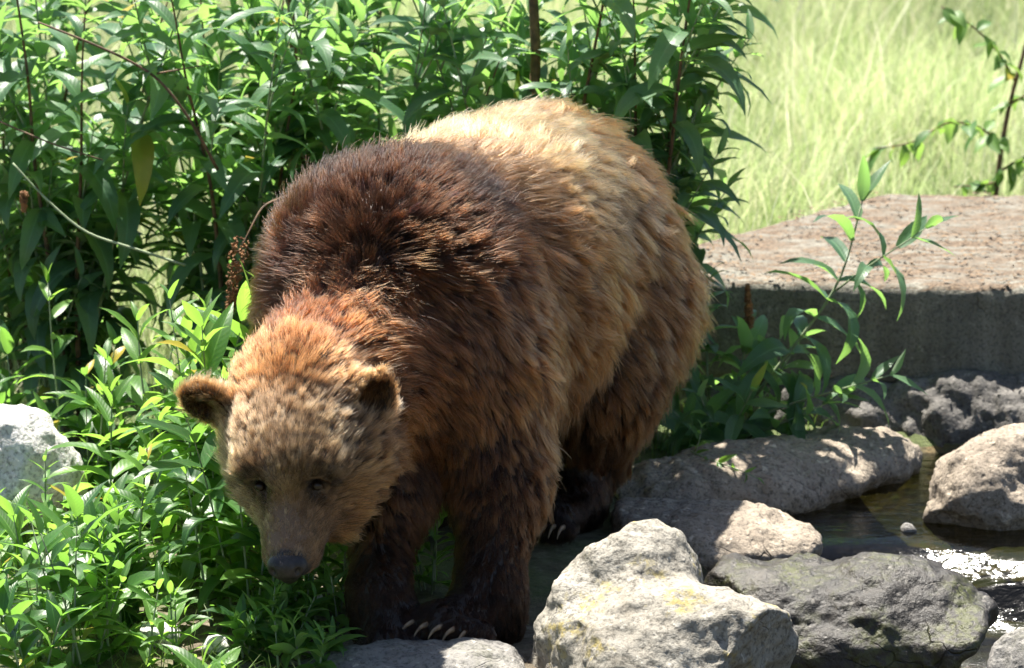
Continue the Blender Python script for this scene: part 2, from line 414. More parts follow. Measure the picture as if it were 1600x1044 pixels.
for i, (px, py, r, m) in enumerate([(350, 800, .06, M_WHITE), (250, 1000, .04, M_WHITE), (470, 945, .04, M_WHITE), (340, 1015, .03, M_WHITE), (60, 960, .05, M_WHITE), (215, 800, .07, M_WHITE), (120, 860, .05, M_WHITE)]):
    g = on_z(px, py, 0.0)
    rock('small_stone', [Ell(g + (0, 0, r * .25), (r * 1.4, r * 1.1, r * .75), .03)], m, 'small pale stone half hidden in the undergrowth', 'stone', 0.009, 6, 0.010, 12, 70 + i, .8, 'pale stones in the undergrowth')
for i, (px, py, r) in enumerate([(1420, 826, .016)]):
    g = on_z(px, py, -0.05)
    rock('pebble', [Ell(g - (0, 0, r * .3), (r * 1.5, r * 1.1, r * .8), .03)], M_GREYR, 'small wet stone lying in the shallow stream', 'stone', 0.008, 5, 0.008, 14, 90 + i, .8, 'stones in the stream')

class Prism:
    def __init__(s, poly, z0, z1, rnd=0.012):
        s.poly = np.asarray(poly, float); s.z0, s.z1, s.rnd, s.k, s.sub = z0, z1, rnd, 0.02, False
    def box(s): return np.array([*s.poly.min(0), s.z0]), np.array([*s.poly.max(0), s.z1])
    def d(s, P):
        ds = [P[..., 2] - s.z1, s.z0 - P[..., 2]]
        c = s.poly.mean(0)
        for a, b in zip(s.poly, np.roll(s.poly, -1, 0)):
            n = np.array([b[1] - a[1], a[0] - b[0]]); n /= np.linalg.norm(n)
            if (c - a) @ n > 0: n = -n
            ds.append((P[..., :2] - a) @ n)
        ds = np.stack(ds); q = np.maximum(ds + s.rnd, 0)
        return np.sqrt((q ** 2).sum(0)) + np.minimum(ds.max(0) + s.rnd, 0) - s.rnd
slab_poly = [(.44, 11.27), (.56, 11.83), (1.21, 12.70), (3.3, 12.72), (3.3, 10.84)]
V, Q = sdf_surface([Prism(slab_poly, 0.10, 0.40)], 0.020)
N = vnormals(V, Q)
V = V + N * (0.012 * fbm(V, 5, 4, seed=2) + 0.006 * fbm(V, 30, 3, seed=5))[:, None]
sb = np.array([1.9, 11.8, 0.10])
o = new_obj('concrete_slab', mesh_from('concrete_slab', local(V, sb), Q, M_SLAB), label='thick grey concrete slab with rusty brown leaf litter on top', category='slab'); o.location = sb
# ------------------------------------------------------------------ the bear
HEAD_ANG = math.radians(21.3)
BA = np.array([-math.sin(HEAD_ANG), -math.cos(HEAD_ANG), 0.0])       # heading
BL = np.array([math.cos(HEAD_ANG), -math.sin(HEAD_ANG), 0.0])        # its left
BU = np.array([0, 0, 1.0])
BO = np.array([-0.262, 9.34, 0.0])
BAX = np.stack([BA, BL, BU])
def bl(u, v, z): return BO + u * BA + v * BL + z * BU
def tilt(ax, pitch):   # turn the body axes nose-down
    c, s = math.cos(pitch), math.sin(pitch)
    return np.stack([c * ax[0] - s * ax[2], ax[1], s * ax[0] + c * ax[2]])
# head frame
HF = nrm([-0.04, -0.57, -0.80])
_r = math.radians(14)
HS = np.array([math.cos(_r), 0, math.sin(_r)]); HS = nrm(HS - HF * (HS @ HF))
HT = np.cross(HF, HS)
HAX = np.stack([HF, HS, HT])
HO = at(445, 737, 8.64) - 0.075 * HF - 0.085 * HT
def hl(f, s, t): return HO + f * HF + s * HS + t * HT

CLAWS = []
def bear_prims():
    CLAWS.clear()
    P = []
    B = lambda u, v, z, r, k=0.10, zone='flank', ax=BAX: P.append(Ell(bl(u, v, z), r, k, ax, zone))
    # torso
    B(-0.44, 0, 0.665, (0.54, 0.36, 0.37), 0.14)
    B(-0.90, 0, 0.70, (0.34, 0.325, 0.36), 0.16, 'rump')
    B(0.02, 0, 0.66, (0.31, 0.275, 0.34), 0.14, 'shoulder')
    B(0.02, -0.02, 0.875, (0.27, 0.255, 0.195), 0.12, 'hump', tilt(BAX, 0.1))
    B(-0.55, 0, 0.87, (0.40, 0.25, 0.17), 0.14, 'back')
    # shoulders and upper arms
    B(0.04, 0.21, 0.60, (0.20, 0.13, 0.27), 0.12, 'shoulder')
    B(0.06, -0.18, 0.66, (0.20, 0.125, 0.27), 0.12, 'shoulder')
    # hips
    B(-0.88, 0.19, 0.53, (0.28, 0.15, 0.36), 0.12, 'rump')
    B(-0.90, -0.20, 0.53, (0.28, 0.15, 0.36), 0.12, 'rump')
    C = lambda a, b, ra, rb, k=0.08, zone='leg': P.append(Cone(a, b, ra, rb, k, zone))
    # left foreleg (image right)
    e = at(780, 745, 9.12); w = at(764, 930, 8.99)
    C(bl(0.05, 0.23, 0.55), e, 0.16, 0.104, 0.10, 'arm'); C(e, w, 0.104, 0.072)
    p0 = at(762, 968, 8.98); p1 = at(690, 978, 8.86)
    C(w, p0, 0.074, 0.075, 0.06, 'paw'); C(p0, p1, 0.075, 0.062, 0.05, 'paw')
    for k in range(5):   # toes
        q = at(664 + 21 * k, 978 + 3.5 * k, 8.84 - 0.012 * k + 0.004 * (k - 2) ** 2); P.append(Ell(q, 0.034, 0.02, None, 'paw')); fw = np.array([-.72, -.62, 0]); CLAWS.append((q + nrm(fw) * .022 + BU * .012, fw + np.array([.05 * k, 0, 0])))
    # right foreleg (image left)
    e = at(606, 770, 9.06); w = at(592, 930, 8.93)
    C(bl(0.09, -0.17, 0.55), e, 0.15, 0.084, 0.09, 'arm'); C(e, w, 0.082, 0.060)
    p0 = at(604, 985, 8.92); p1 = at(604, 1006, 8.83)
    C(w, p0, 0.061, 0.066, 0.06, 'paw'); C(p0, p1, 0.066, 0.055, 0.05, 'paw')
    for k in range(5):
        CLAWS.append((p1 + np.array([-0.052 + 0.026 * k, -0.052 + 0.004 * (k - 2) ** 2, 0.0]), np.array([0.03 * (k - 2), -1, 0])))
        P.append(Ell(p1 + np.array([-0.052 + 0.026 * k, -0.035 + 0.004 * (k - 2) ** 2, -0.012]), 0.028, 0.02, None, 'paw'))
    # hind legs
    for v, foot, knee in ((0.22, np.array([0.17, 9.96, 0.06]), None), (-0.22, np.array([-0.22, 9.98, 0.06]), None)):
        kn = bl(-0.70, v * 1.15, 0.40); hk = foot + np.array([0.03, 0.10, 0.10])
        C(bl(-0.90, v, 0.55), kn, 0.20, 0.135, 0.10, 'thigh'); C(kn, hk, 0.135, 0.085, 0.08, 'leg')
        C(hk, foot + 0.02 * BU, 0.085, 0.078, 0.05, 'paw'); C(foot, foot + 0.17 * BA, 0.062, 0.05, 0.05, 'paw')
        for k in range(5):
            CLAWS.append((foot + 0.222 * BA + BL * (0.048 - 0.024 * k) - 0.006 * BU, BA))
            P.append(Ell(foot + 0.205 * BA + BL * (0.048 - 0.024 * k) - 0.014 * BU, 0.026, 0.02, None, 'paw'))
    # tail
    P.append(Cone(bl(-1.22, 0, 0.84), bl(-1.31, 0, 0.70), 0.06, 0.035, 0.04, 'rump'))
    # neck
    nb = bl(0.15, 0, 0.615)
    C(nb, hl(-0.19, 0.0, -0.075), 0.225, 0.16, 0.08, 'neck')
    C(bl(0.18, 0, 0.62), hl(-0.10, 0.03, -0.13), 0.21, 0.13, 0.10, 'throat')
    # head
    H = lambda f, s, t, r, k=0.05, zone='head': P.append(Ell(hl(f, s, t), r, k, HAX, zone))
    H(-0.09, 0, -0.03, (0.185, 0.160, 0.135), 0.06)
    H(0.000, 0, 0.036, (0.110, 0.128, 0.075), 0.05)
    for s in (-1, 1):
        H(-0.055, s * 0.095 + 0.012, -0.080, (0.135, 0.078, 0.105), 0.05, 'cheek')
        P.append(Cone(hl(-0.03, s * 0.075 + 0.012, -0.085), hl(0.13, s * 0.030, -0.075), 0.092, 0.045, 0.06, 'cheek'))
        H(0.048, s * 0.070, 0.054, (0.046, 0.054, 0.034), 0.035, 'head')
    P.append(Cone(hl(0.05, 0, -0.034), hl(0.222, 0, -0.022), 0.078, 0.049, 0.05, 'muzzle'))
    P.append(Cone(hl(0.03, 0, -0.095), hl(0.196, 0, -0.076), 0.085, 0.047, 0.04, 'muzzle'))
    for s in (-1, 1):
        P.append(Ell(hl(0.207, s * 0.030, -0.045), (0.062, 0.036, 0.042), 0.03, HAX, 'muzzle'))
        P.append(Ell(hl(0.098, s * 0.066, 0.045), 0.022, 0.022, None, 'muzzle', sub=True))     # eye socket
    P.append(Ell(hl(0.265, 0, -0.014), (0.032, 0.042, 0.036), 0.02, HAX, 'muzzle'))
    P.append(Cone(hl(-0.06, 0.115, -0.13), hl(0.10, 0.070, -0.125), 0.095, 0.052, 0.04, 'ruff'))
    P.append(Cone(hl(-0.06, -0.07, -0.14), hl(0.08, -0.045, -0.13), 0.080, 0.050, 0.04, 'ruff'))
    # ears
    for s in (-1, 1):
        oc = hl(-0.128, s * 0.186 - 0.020, 0.010)
        out = nrm((-0.62 * HF + 0.72 * HS + 0.20 * HT) if s > 0 else (-0.22 * HF - 0.95 * HS + 0.10 * HT))
        face = nrm((0.55 * HF + 0.50 * HS + 0.55 * HT) if s > 0 else (0.95 * HF - 0.10 * HS + 0.32 * HT)); face = nrm(face - out * (face @ out)); side = np.cross(out, face)
        ax = np.stack([out, side, face])
        P.append(Ell(oc, (0.072, 0.062, 0.028), 0.035, ax, 'ear'))
        P.append(Ell(oc + 0.012 * out + 0.024 * face, (0.050, 0.042, 0.026), 0.012, ax, 'ear_in', sub=True))
    return P

# coat: root colour, tip colour, length, groom (body axes u,v,z or head axes), lift, clump, density per m2, width
def _b(u, v, z): return nrm(u * BA + v * BL + z * BU)
def _h(f, s, t): return nrm(f * HF + s * HS + t * HT)
ZONES = {
    #            root                 tip                 len    groom               lift clump dens   width
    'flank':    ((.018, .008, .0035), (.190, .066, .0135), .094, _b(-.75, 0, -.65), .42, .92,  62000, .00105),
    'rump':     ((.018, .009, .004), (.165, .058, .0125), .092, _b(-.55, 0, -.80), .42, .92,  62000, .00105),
    'back':     ((.050, .024, .010), (.560, .330, .140), .058, _b(-1, 0, -.10),   .55, .60,  70000, .00095),  # sunlit highlight along the back put into the pale tips
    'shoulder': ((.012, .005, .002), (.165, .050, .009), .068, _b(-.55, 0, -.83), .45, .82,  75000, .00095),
    'hump':     ((.007, .003, .0015), (.052, .0165, .004), .052, _b(-.80, 0, .15),  .85, .40,  85000, .00085),  # dark coat, deepened in colour to stand in for shade
    'neck':     ((.010, .003, .0012), (.140, .036, .006), .050, _b(-.75, 0, -.20), .60, .45,  95000, .00080),
    'throat':   ((.010, .004, .0015), (.170, .060, .016), .060, _b(-.45, 0, -.85), .45, .75,  75000, .00090),
    'arm':      ((.008, .0035, .0015), (.135, .050, .013), .066, _b(-.35, 0, -.95), .40, .85,  75000, .00095),
    'thigh':    ((.008, .004, .002), (.120, .046, .012), .088, _b(-.30, 0, -.95), .40, .90,  65000, .00100),
    'leg':      ((.004, .002, .001), (.036, .014, .0055), .028, _b(-.20, 0, -1),  .35, .70, 105000, .00080),
    'paw':      ((.004, .002, .001), (.024, .011, .006), .020, _b(.40, 0, -.90), .30, .50, 190000, .00065),
    'head':     ((.040, .022, .010), (.245, .158, .082), .023, _h(-1, 0, .10),    .42, .35, 230000, .00058),
    'cheek':    ((.020, .009, .003), (.180, .078, .022), .052, _h(-.85, 0, -.50), .45, .85, 130000, .00070),
    'ruff':     ((.016, .006, .002), (.270, .110, .030), .058, _h(-.55, 0, -.80), .45, .85, 110000, .00080),
    'muzzle':   ((.120, .068, .033), (.250, .145, .070), .0105, _h(-1, 0, -.20),   .34, .25, 330000, .00058),
    'ear':      ((.030, .013, .005), (.300, .150, .055), .024, _h(-.6, 0, .1),    .70, .35, 230000, .00055),
    'ear_in':   ((.006, .003, .002), (.030, .015, .007), .022, _h(-.5, 0, .4),    .60, .30, 170000, .00055),
}
ZN = list(ZONES)
def zone_weights(prims, X):
    W = np.zeros((len(X), len(ZN)))
    for p in prims:
        d = np.abs(p.d(X)) if p.sub else p.d(X)
        if p.zone == 'ear_in': w = np.exp(-np.maximum(d, 0) / 0.004) * 6 * (d < 0.02)
        elif p.sub: continue
        elif p.zone in ('ear',): w = np.exp(-np.maximum(d, 0) / 0.012) * 1.5
        elif p.zone in ('muzzle', 'head', 'cheek', 'paw'): w = np.exp(-np.maximum(d, -.02) / 0.018)
        else: w = np.exp(-np.clip(d, -.06, 9) / 0.035)
        zi = ZN.index(p.zone); W[:, zi] = np.maximum(W[:, zi], w)
    return W / np.maximum(W.sum(1, keepdims=True), 1e-9)

def build_bear():
    prims = bear_prims()
    V, Q = sdf_surface(prims, 0.0095)
    N = vnormals(V, Q)
    root_loc = Vector((BO[0] - 0.4 * BA[0], BO[1] - 0.4 * BA[1], 0))
    base = np.array(root_loc)
    bear = empty('bear', root_loc, 'large brown bear walking with lowered head among rocks and leafy shrubs', 'bear')
    # skin
    nt = NT('bear_skin'); nt_c = nt.n('Attribute', attribute_name='skin').outputs['Color']
    skin = nt.done(principled(nt, Base_Color=nt_c, Roughness=0.6))
    W = zone_weights(prims, V)
    roots = np.array([ZONES[z][0] for z in ZN]); tips = np.array([ZONES[z][1] for z in ZN])
    me = mesh_from('body', local(V, base), Q, skin)
    sk = W @ (roots * 0.75 + tips * 0.08)
    # bare dark skin: lips and rims of the eyes
    loc = (V - HO) @ HAX.T
    eye = np.minimum(*[np.linalg.norm(loc - (0.090, s * 0.066, 0.041), axis=1) for s in (-1, 1)])
    mouth_z = -0.078 + 0.02 * smooth01(loc[:, 0], .23, .16) - 0.012 * smooth01(loc[:, 0], .16, .05)
    lip = np.exp(-((loc[:, 2] - mouth_z) / 0.007) ** 2) * (loc[:, 0] > 0.07) * (np.abs(loc[:, 1]) < .12)
    dk = np.maximum(smooth01(eye, 0.030, 0.020), lip)[:, None]
    sk = sk * (1 - dk) + np.array([.012, .009, .008]) * dk
    nz = smooth01(np.linalg.norm((loc - (0.275, 0, -0.012)) / (0.045, 0.052, 0.046), axis=1), 1.25, 1.0)[:, None]
    sk = sk * (1 - nz) + np.array([.008, .007, .007]) * nz
    at_ = me.color_attributes.new('skin', 'FLOAT_COLOR', 'POINT')
    at_.data.foreach_set('color', np.concatenate([sk, np.ones((len(sk), 1))], 1).astype(np.float32).ravel())
    new_obj('body', me, bear)

    # ---- coat of hair
    rng = np.random.default_rng(3)
    dens_z = np.array([ZONES[z][6] for z in ZN]); dens_v = W @ dens_z
    T = np.concatenate([Q[:, [0, 1, 2]], Q[:, [0, 2, 3]]])
    A = np.linalg.norm(np.cross(V[T[:, 1]] - V[T[:, 0]], V[T[:, 2]] - V[T[:, 0]]), axis=1) / 2
    fc = V[T].mean(1); fn = nrm(N[T].mean(1))
    away = nrm(fc - np.array([0, 0, CAM_H]))
    hid = smooth01((fn * away).sum(1), 0.35, 0.75)
    wt = A * dens_v[T].mean(1) * (1 - 0.62 * hid)
    def scatter(n, w):
        c = np.cumsum(w); f = np.searchsorted(c, rng.random(n) * c[-1]).clip(0, len(T) - 1)
        r1, r2 = np.sqrt(rng.random(n)), rng.random(n); b = np.stack([1 - r1, r1 * (1 - r2), r1 * r2], 1)
        t = T[f]
        return (V[t] * b[..., None]).sum(1), nrm((N[t] * b[..., None]).sum(1)), (W[t] * b[..., None]).sum(1)
    NP = 7
    lenz = np.array([ZONES[z][2] for z in ZN]); grz = np.array([ZONES[z][3] for z in ZN]); lifz = np.array([ZONES[z][4] for z in ZN])
    clz = np.array([ZONES[z][5] for z in ZN]); wdz = np.array([ZONES[z][7] for z in ZN])
    def strands(X, Nn, Wn, jit, len_j):
        n = len(X)
        g = Wn @ grz
        hq = (X - HO) @ HAX.T
        # on the head the coat streams out sideways from the bridge, over the eyes in furrows
        hw = Wn[:, ZN.index('head')] + Wn[:, ZN.index('cheek')]
        g = g + hw[:, None] * (np.clip(hq[:, 1] / 0.12, -1, 1)[:, None] * HS * 0.55)
        # sway of the coat in broad tufts
        sw = np.stack([fbm(X, 5, 2, seed=s) for s in (1, 2, 3)], 1)
        bodyw = 1 - hw - Wn[:, ZN.index('muzzle')]
        g = g + sw * 0.80 * bodyw[:, None] + rng.normal(size=(n, 3)) * jit
        t = nrm(g - Nn * (g * Nn).sum(1, keepdims=True))
        lift = (Wn @ lifz) * (1 + 0.25 * rng.normal(size=n))
        L = (Wn @ lenz) * len_j
        pts = np.zeros((n, NP, 3)); pts[:, 0] = X - Nn * 0.002; cur = pts[:, 0].copy()
        for j in range(1, NP):
            a = lift * (1.25 - 0.95 * j / (NP - 1))
            d = t * np.cos(a)[:, None] + Nn * np.sin(a)[:, None]
            d = nrm(d + np.array([0, 0, -0.22 * j / NP]) * bodyw[:, None])
            cur = cur + d * (L / (NP - 1))[:, None]; pts[:, j] = cur
        return pts, L
    # guide locks
    ng = 19000
    gw = A / (0.25 + 8 * lenz @ W[T].mean(1).T) ** 2 if False else A * (0.03 / np.maximum((W @ lenz)[T].mean(1), 0.006)) ** 0.75
    GX, GN, GW = scatter(ng, gw)
    GL = np.clip(1 + 0.26 * rng.normal(size=ng), 0.45, 1.7)
    GP, _ = strands(GX, GN, GW, 0.16, GL)
    kd = kdtree.KDTree(ng)
    for i, p in enumerate(GX): kd.insert(p, i)
    kd.balance()
    n = int(wt.sum())
    X, Nn, Wn = scatter(n, wt)
    hq = (X - HO) @ HAX.T
    eye = np.minimum(*[np.linalg.norm(hq - (0.090, s * 0.066, 0.041), axis=1) for s in (-1, 1)])
    nose = np.linalg.norm((hq - (0.287, 0, -0.012)) / (0.034, 0.046, 0.036), axis=1)
    keep = (eye > 0.0115) & (nose > 1.0)
    X, Nn, Wn = X[keep], Nn[keep], Wn[keep]; n = len(X); hq = hq[keep]; eye = eye[keep]
    gi = np.array([kd.find(p)[1] for p in X])
    lj = GL[gi] * np.clip(1 + 0.16 * rng.normal(size=n), 0.4, 1.5)
    # under-wool: a third of the coat is shorter
    short = rng.random(n) < 0.30; lj = np.where(short, lj * 0.6, lj)
    lj = lj * (0.25 + 0.75 * smooth01(eye, 0.02, 0.06))
    P, L = strands(X, Nn, Wn, 0.13, lj)
    cl = (Wn @ clz) * np.clip(0.85 + 0.9 * fbm(X, 7, 2, seed=9), 0.3, 1.05) * np.where(rng.random(n) < 0.16, 0.4, 1.0)
    tt = np.linspace(0, 1, NP) ** 1.15
    off = GP[gi] - GX[gi][:, None]                       # lock's own sweep, from the root of each hair
    lock = GP[gi]
    P = P + (lock - P) * (cl[:, None] * tt)[..., None]
    # frizz
    fr = rng.normal(size=(n, 3)) * (L * 0.055)[:, None]
    P = P + fr[:, None] * (np.linspace(0, 1, NP) ** 2)[None, :, None]
    # ---- colour
    rc = Wn @ roots; tc = Wn @ tips
    q = (X - BO) @ BAX.T
    lockv = rng.normal(size=ng)[gi]
    var = np.clip(1 + 0.36 * lockv + 0.16 * rng.normal(size=n), 0.3, 1.9)
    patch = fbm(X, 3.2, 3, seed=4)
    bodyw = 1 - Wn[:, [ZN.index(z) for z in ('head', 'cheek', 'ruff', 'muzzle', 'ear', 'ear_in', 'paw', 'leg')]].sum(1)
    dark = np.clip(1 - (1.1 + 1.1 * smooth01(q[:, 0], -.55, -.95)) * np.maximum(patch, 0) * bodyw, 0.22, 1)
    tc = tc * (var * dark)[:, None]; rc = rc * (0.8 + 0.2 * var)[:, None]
    grey = np.clip(0.5 + 1.2 * fbm(X, 6, 2, seed=6), 0, 1)[:, None] * 0.25
    lum = tc.mean(1, keepdims=True); tc = tc * (1 - grey) + lum * np.array([1.12, .98, .86]) * grey
    mzw = Wn[:, ZN.index('muzzle')] + (1 - Wn[:, ZN.index('head')] - Wn[:, ZN.index('cheek')] - Wn[:, ZN.index('muzzle')]).clip(0, 1)
    # head tones: dark fur and painted shade round the eyes, grizzled crown, rusty nape
    eye2 = np.minimum(*[np.linalg.norm((hq - (0.098, s * 0.072, 0.045)) / (1.6, 1.0, 1.0), axis=1) for s in (-1, 1)])
    ed = smooth01(eye2, 0.070, 0.030)[:, None]
    tc = tc * (1 - 0.90 * ed); rc = rc * (1 - 0.88 * ed)
    nape = (smooth01(hq[:, 0], -0.07, -0.17) * Wn[:, ZN.index('head')])[:, None]
    tc = tc * (1 - nape) + np.array([.25, .074, .012]) * nape * var[:, None]
    hd = (smooth01(q[:, 2], 0.70, 0.95) * smooth01(q[:, 0], -0.48, -0.02) * bodyw * (hq[:, 0] < -0.2))[:, None]  # painted shade over the dark coat of hump and upper neck
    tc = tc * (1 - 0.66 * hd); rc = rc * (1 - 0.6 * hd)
    furrow = fbm(hq * (14, 75, 30), 1, 3, seed=15) * smooth01(hq[:, 0], -0.10, 0.0) * (1 - mzw)
    tc = tc * np.clip(1 - 2.4 * np.maximum(furrow, 0), 0.18, 1)[:, None]
    brow = (np.exp(-((hq[:, 0] - 0.055) / 0.03) ** 2) * (Wn[:, ZN.index('head')] > .3))[:, None]
    tc = tc * (1 - 0.35 * brow * (lockv[:, None] < 0.2))
    mz = Wn[:, ZN.index('muzzle')]
    side = (smooth01(np.abs(hq[:, 1]), 0.022, 0.055) * mz)[:, None]
    tc = tc * (1.35 - 0.80 * side); rc = rc * (1.3 - 0.75 * side)  # light on the bridge and shade on the muzzle sides put into the colour
    mot = (1 + 0.9 * fbm(X, 38, 3, seed=12) * mz)[:, None]
    tc = tc * mot; rc = rc * mot
    tipm = (smooth01(hq[:, 0], 0.17, 0.26) * mz)[:, None]
    tc = tc * (1 - 0.25 * tipm); rc = rc * (1 - 0.25 * tipm)
    mouth_z = -0.078 + 0.02 * smooth01(hq[:, 0], .23, .16) - 0.012 * smooth01(hq[:, 0], .16, .05)
    lip = (np.exp(-((hq[:, 2] - mouth_z) / 0.006) ** 2) * (hq[:, 0] > 0.07) * mz)[:, None]
    tc = tc * (1 - 0.9 * lip); rc = rc * (1 - 0.9 * lip)
    # darkening towards the feet: leg and paw zones are blackish brown
    rad = np.linspace(1, 0, NP) ** 0.6
    rad = ((Wn @ wdz) * np.clip(1 + 0.2 * rng.normal(size=n), .5, 1.6))[:, None] * (0.15 + 0.85 * rad)
    hc = bpy.data.hair_curves.new('coat')
    hc.add_curves([NP] * n)
    hc.attributes['position'].data.foreach_set('vector', (P - base).astype(np.float32).ravel())
    ra = hc.attributes.get('radius') or hc.attributes.new('radius', 'FLOAT', 'POINT')
    ra.data.foreach_set('value', rad.astype(np.float32).ravel())
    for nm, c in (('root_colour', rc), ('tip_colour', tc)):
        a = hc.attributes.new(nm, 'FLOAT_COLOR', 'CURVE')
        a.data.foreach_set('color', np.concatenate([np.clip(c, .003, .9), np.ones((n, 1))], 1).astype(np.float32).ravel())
    shz = np.array([{'hump': 1.22, 'neck': 1.32, 'leg': 1.20, 'paw': 1.25, 'muzzle': 1.25, 'ear_in': 1.15, 'arm': 1.34, 'thigh': 1.34, 'throat': 1.34, 'shoulder': 1.40}.get(z, 1.40) for z in ZN])
    a = hc.attributes.new('shine', 'FLOAT', 'CURVE'); a.data.foreach_set('value', (Wn @ shz).astype(np.float32))
    nt = NT('bear_hair')
    hi = nt.n('HairInfo').outputs['Intercept']
    f = nt.ramp(hi, [(0.22, 0.0), (0.92, 1.0)])
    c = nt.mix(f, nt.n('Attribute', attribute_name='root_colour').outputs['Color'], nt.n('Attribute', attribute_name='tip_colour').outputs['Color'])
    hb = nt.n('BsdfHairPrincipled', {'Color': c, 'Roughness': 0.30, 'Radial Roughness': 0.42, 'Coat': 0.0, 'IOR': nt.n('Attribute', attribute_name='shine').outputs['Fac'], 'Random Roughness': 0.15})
    hb.parametrization = 'COLOR'
    hc.materials.append(nt.done(hb))
    new_obj('coat', hc, bear, kind='stuff')
    print('hairs', n)
    return bear, base
# ------------------------------------------------------------------ leaves and shoots
def leaf_arrays(L, width, curl, fold, wave, seed, nl=6, nw=4):
    """a lance-shaped leaf of unit length along +Y, arching down, folded on its midrib"""
    rs = np.random.default_rng(seed); V, C, F = [], [], []
    ph = rs.uniform(0, 6); y = z = 0.0; ang = 0.35 * curl; xs = np.linspace(-1, 1, nw + 1); px = 0.0
    bend = rs.normal() * 0.10
    for i in range(nl + 1):
        t = i / nl
        w = width * (np.sin(np.pi * min(1, (t * 0.93 + 0.045)) ** 0.72) ** 0.95) * (1 if i < nl else 0.05)
        for x in xs:
            V.append((px + x * w, y, z + abs(x) * w * fold + wave * math.sin(t * 9 + ph + (2 if x > 0 else 0)) * abs(x) ** 2 * w))
            C.append((x, t, 0))
        ang -= curl * (0.9 + 0.5 * t) / nl; y += math.cos(ang) / nl; z += math.sin(ang) / nl; px += bend * t / nl
    k = nw + 1
    for i in range(nl):
        for j in range(nw): a = i * k + j; F.append((a, a + 1, a + k + 1, a + k))
    return np.array(V, float), np.array(C, np.float32), np.array(F)
LEAF_CURLS = [0.35, 0.7, 1.1, 1.5, 2.0]
def leaf_kit(tag, width, mat, nl=6, nw=4):
    kit = []
    for i, c in enumerate(LEAF_CURLS):
        V, C, F = leaf_arrays(1, width * (0.92 + 0.05 * (i % 3)), c, 0.30, 0.16, 40 + i, nl, nw)
        me = mesh_from('leaf_' + tag, V, F, mat)
        me.attributes.new('leafco', 'FLOAT_VECTOR', 'POINT').data.foreach_set('vector', C.ravel())
        kit.append((me, V, C, F))
    return kit
KIT = leaf_kit('bush', 0.135, M_LEAF); KIT_Y = leaf_kit('young', 0.130, M_LEAF_Y); KIT_D = leaf_kit('undergrowth', 0.165, M_LEAF_D)
KIT_S = leaf_kit('sapling', 0.26, M_LEAF_S, 4, 4)
rr = random.Random(21)
def frame(y, z):
    y = nrm(y); z = z - y * (z @ y)
    if np.linalg.norm(z) < 1e-4: z = np.array([1.0, 0.1, 0]) - y * y[0]
    z = nrm(z); x = np.cross(y, z); return np.stack([x, y, z], 1)
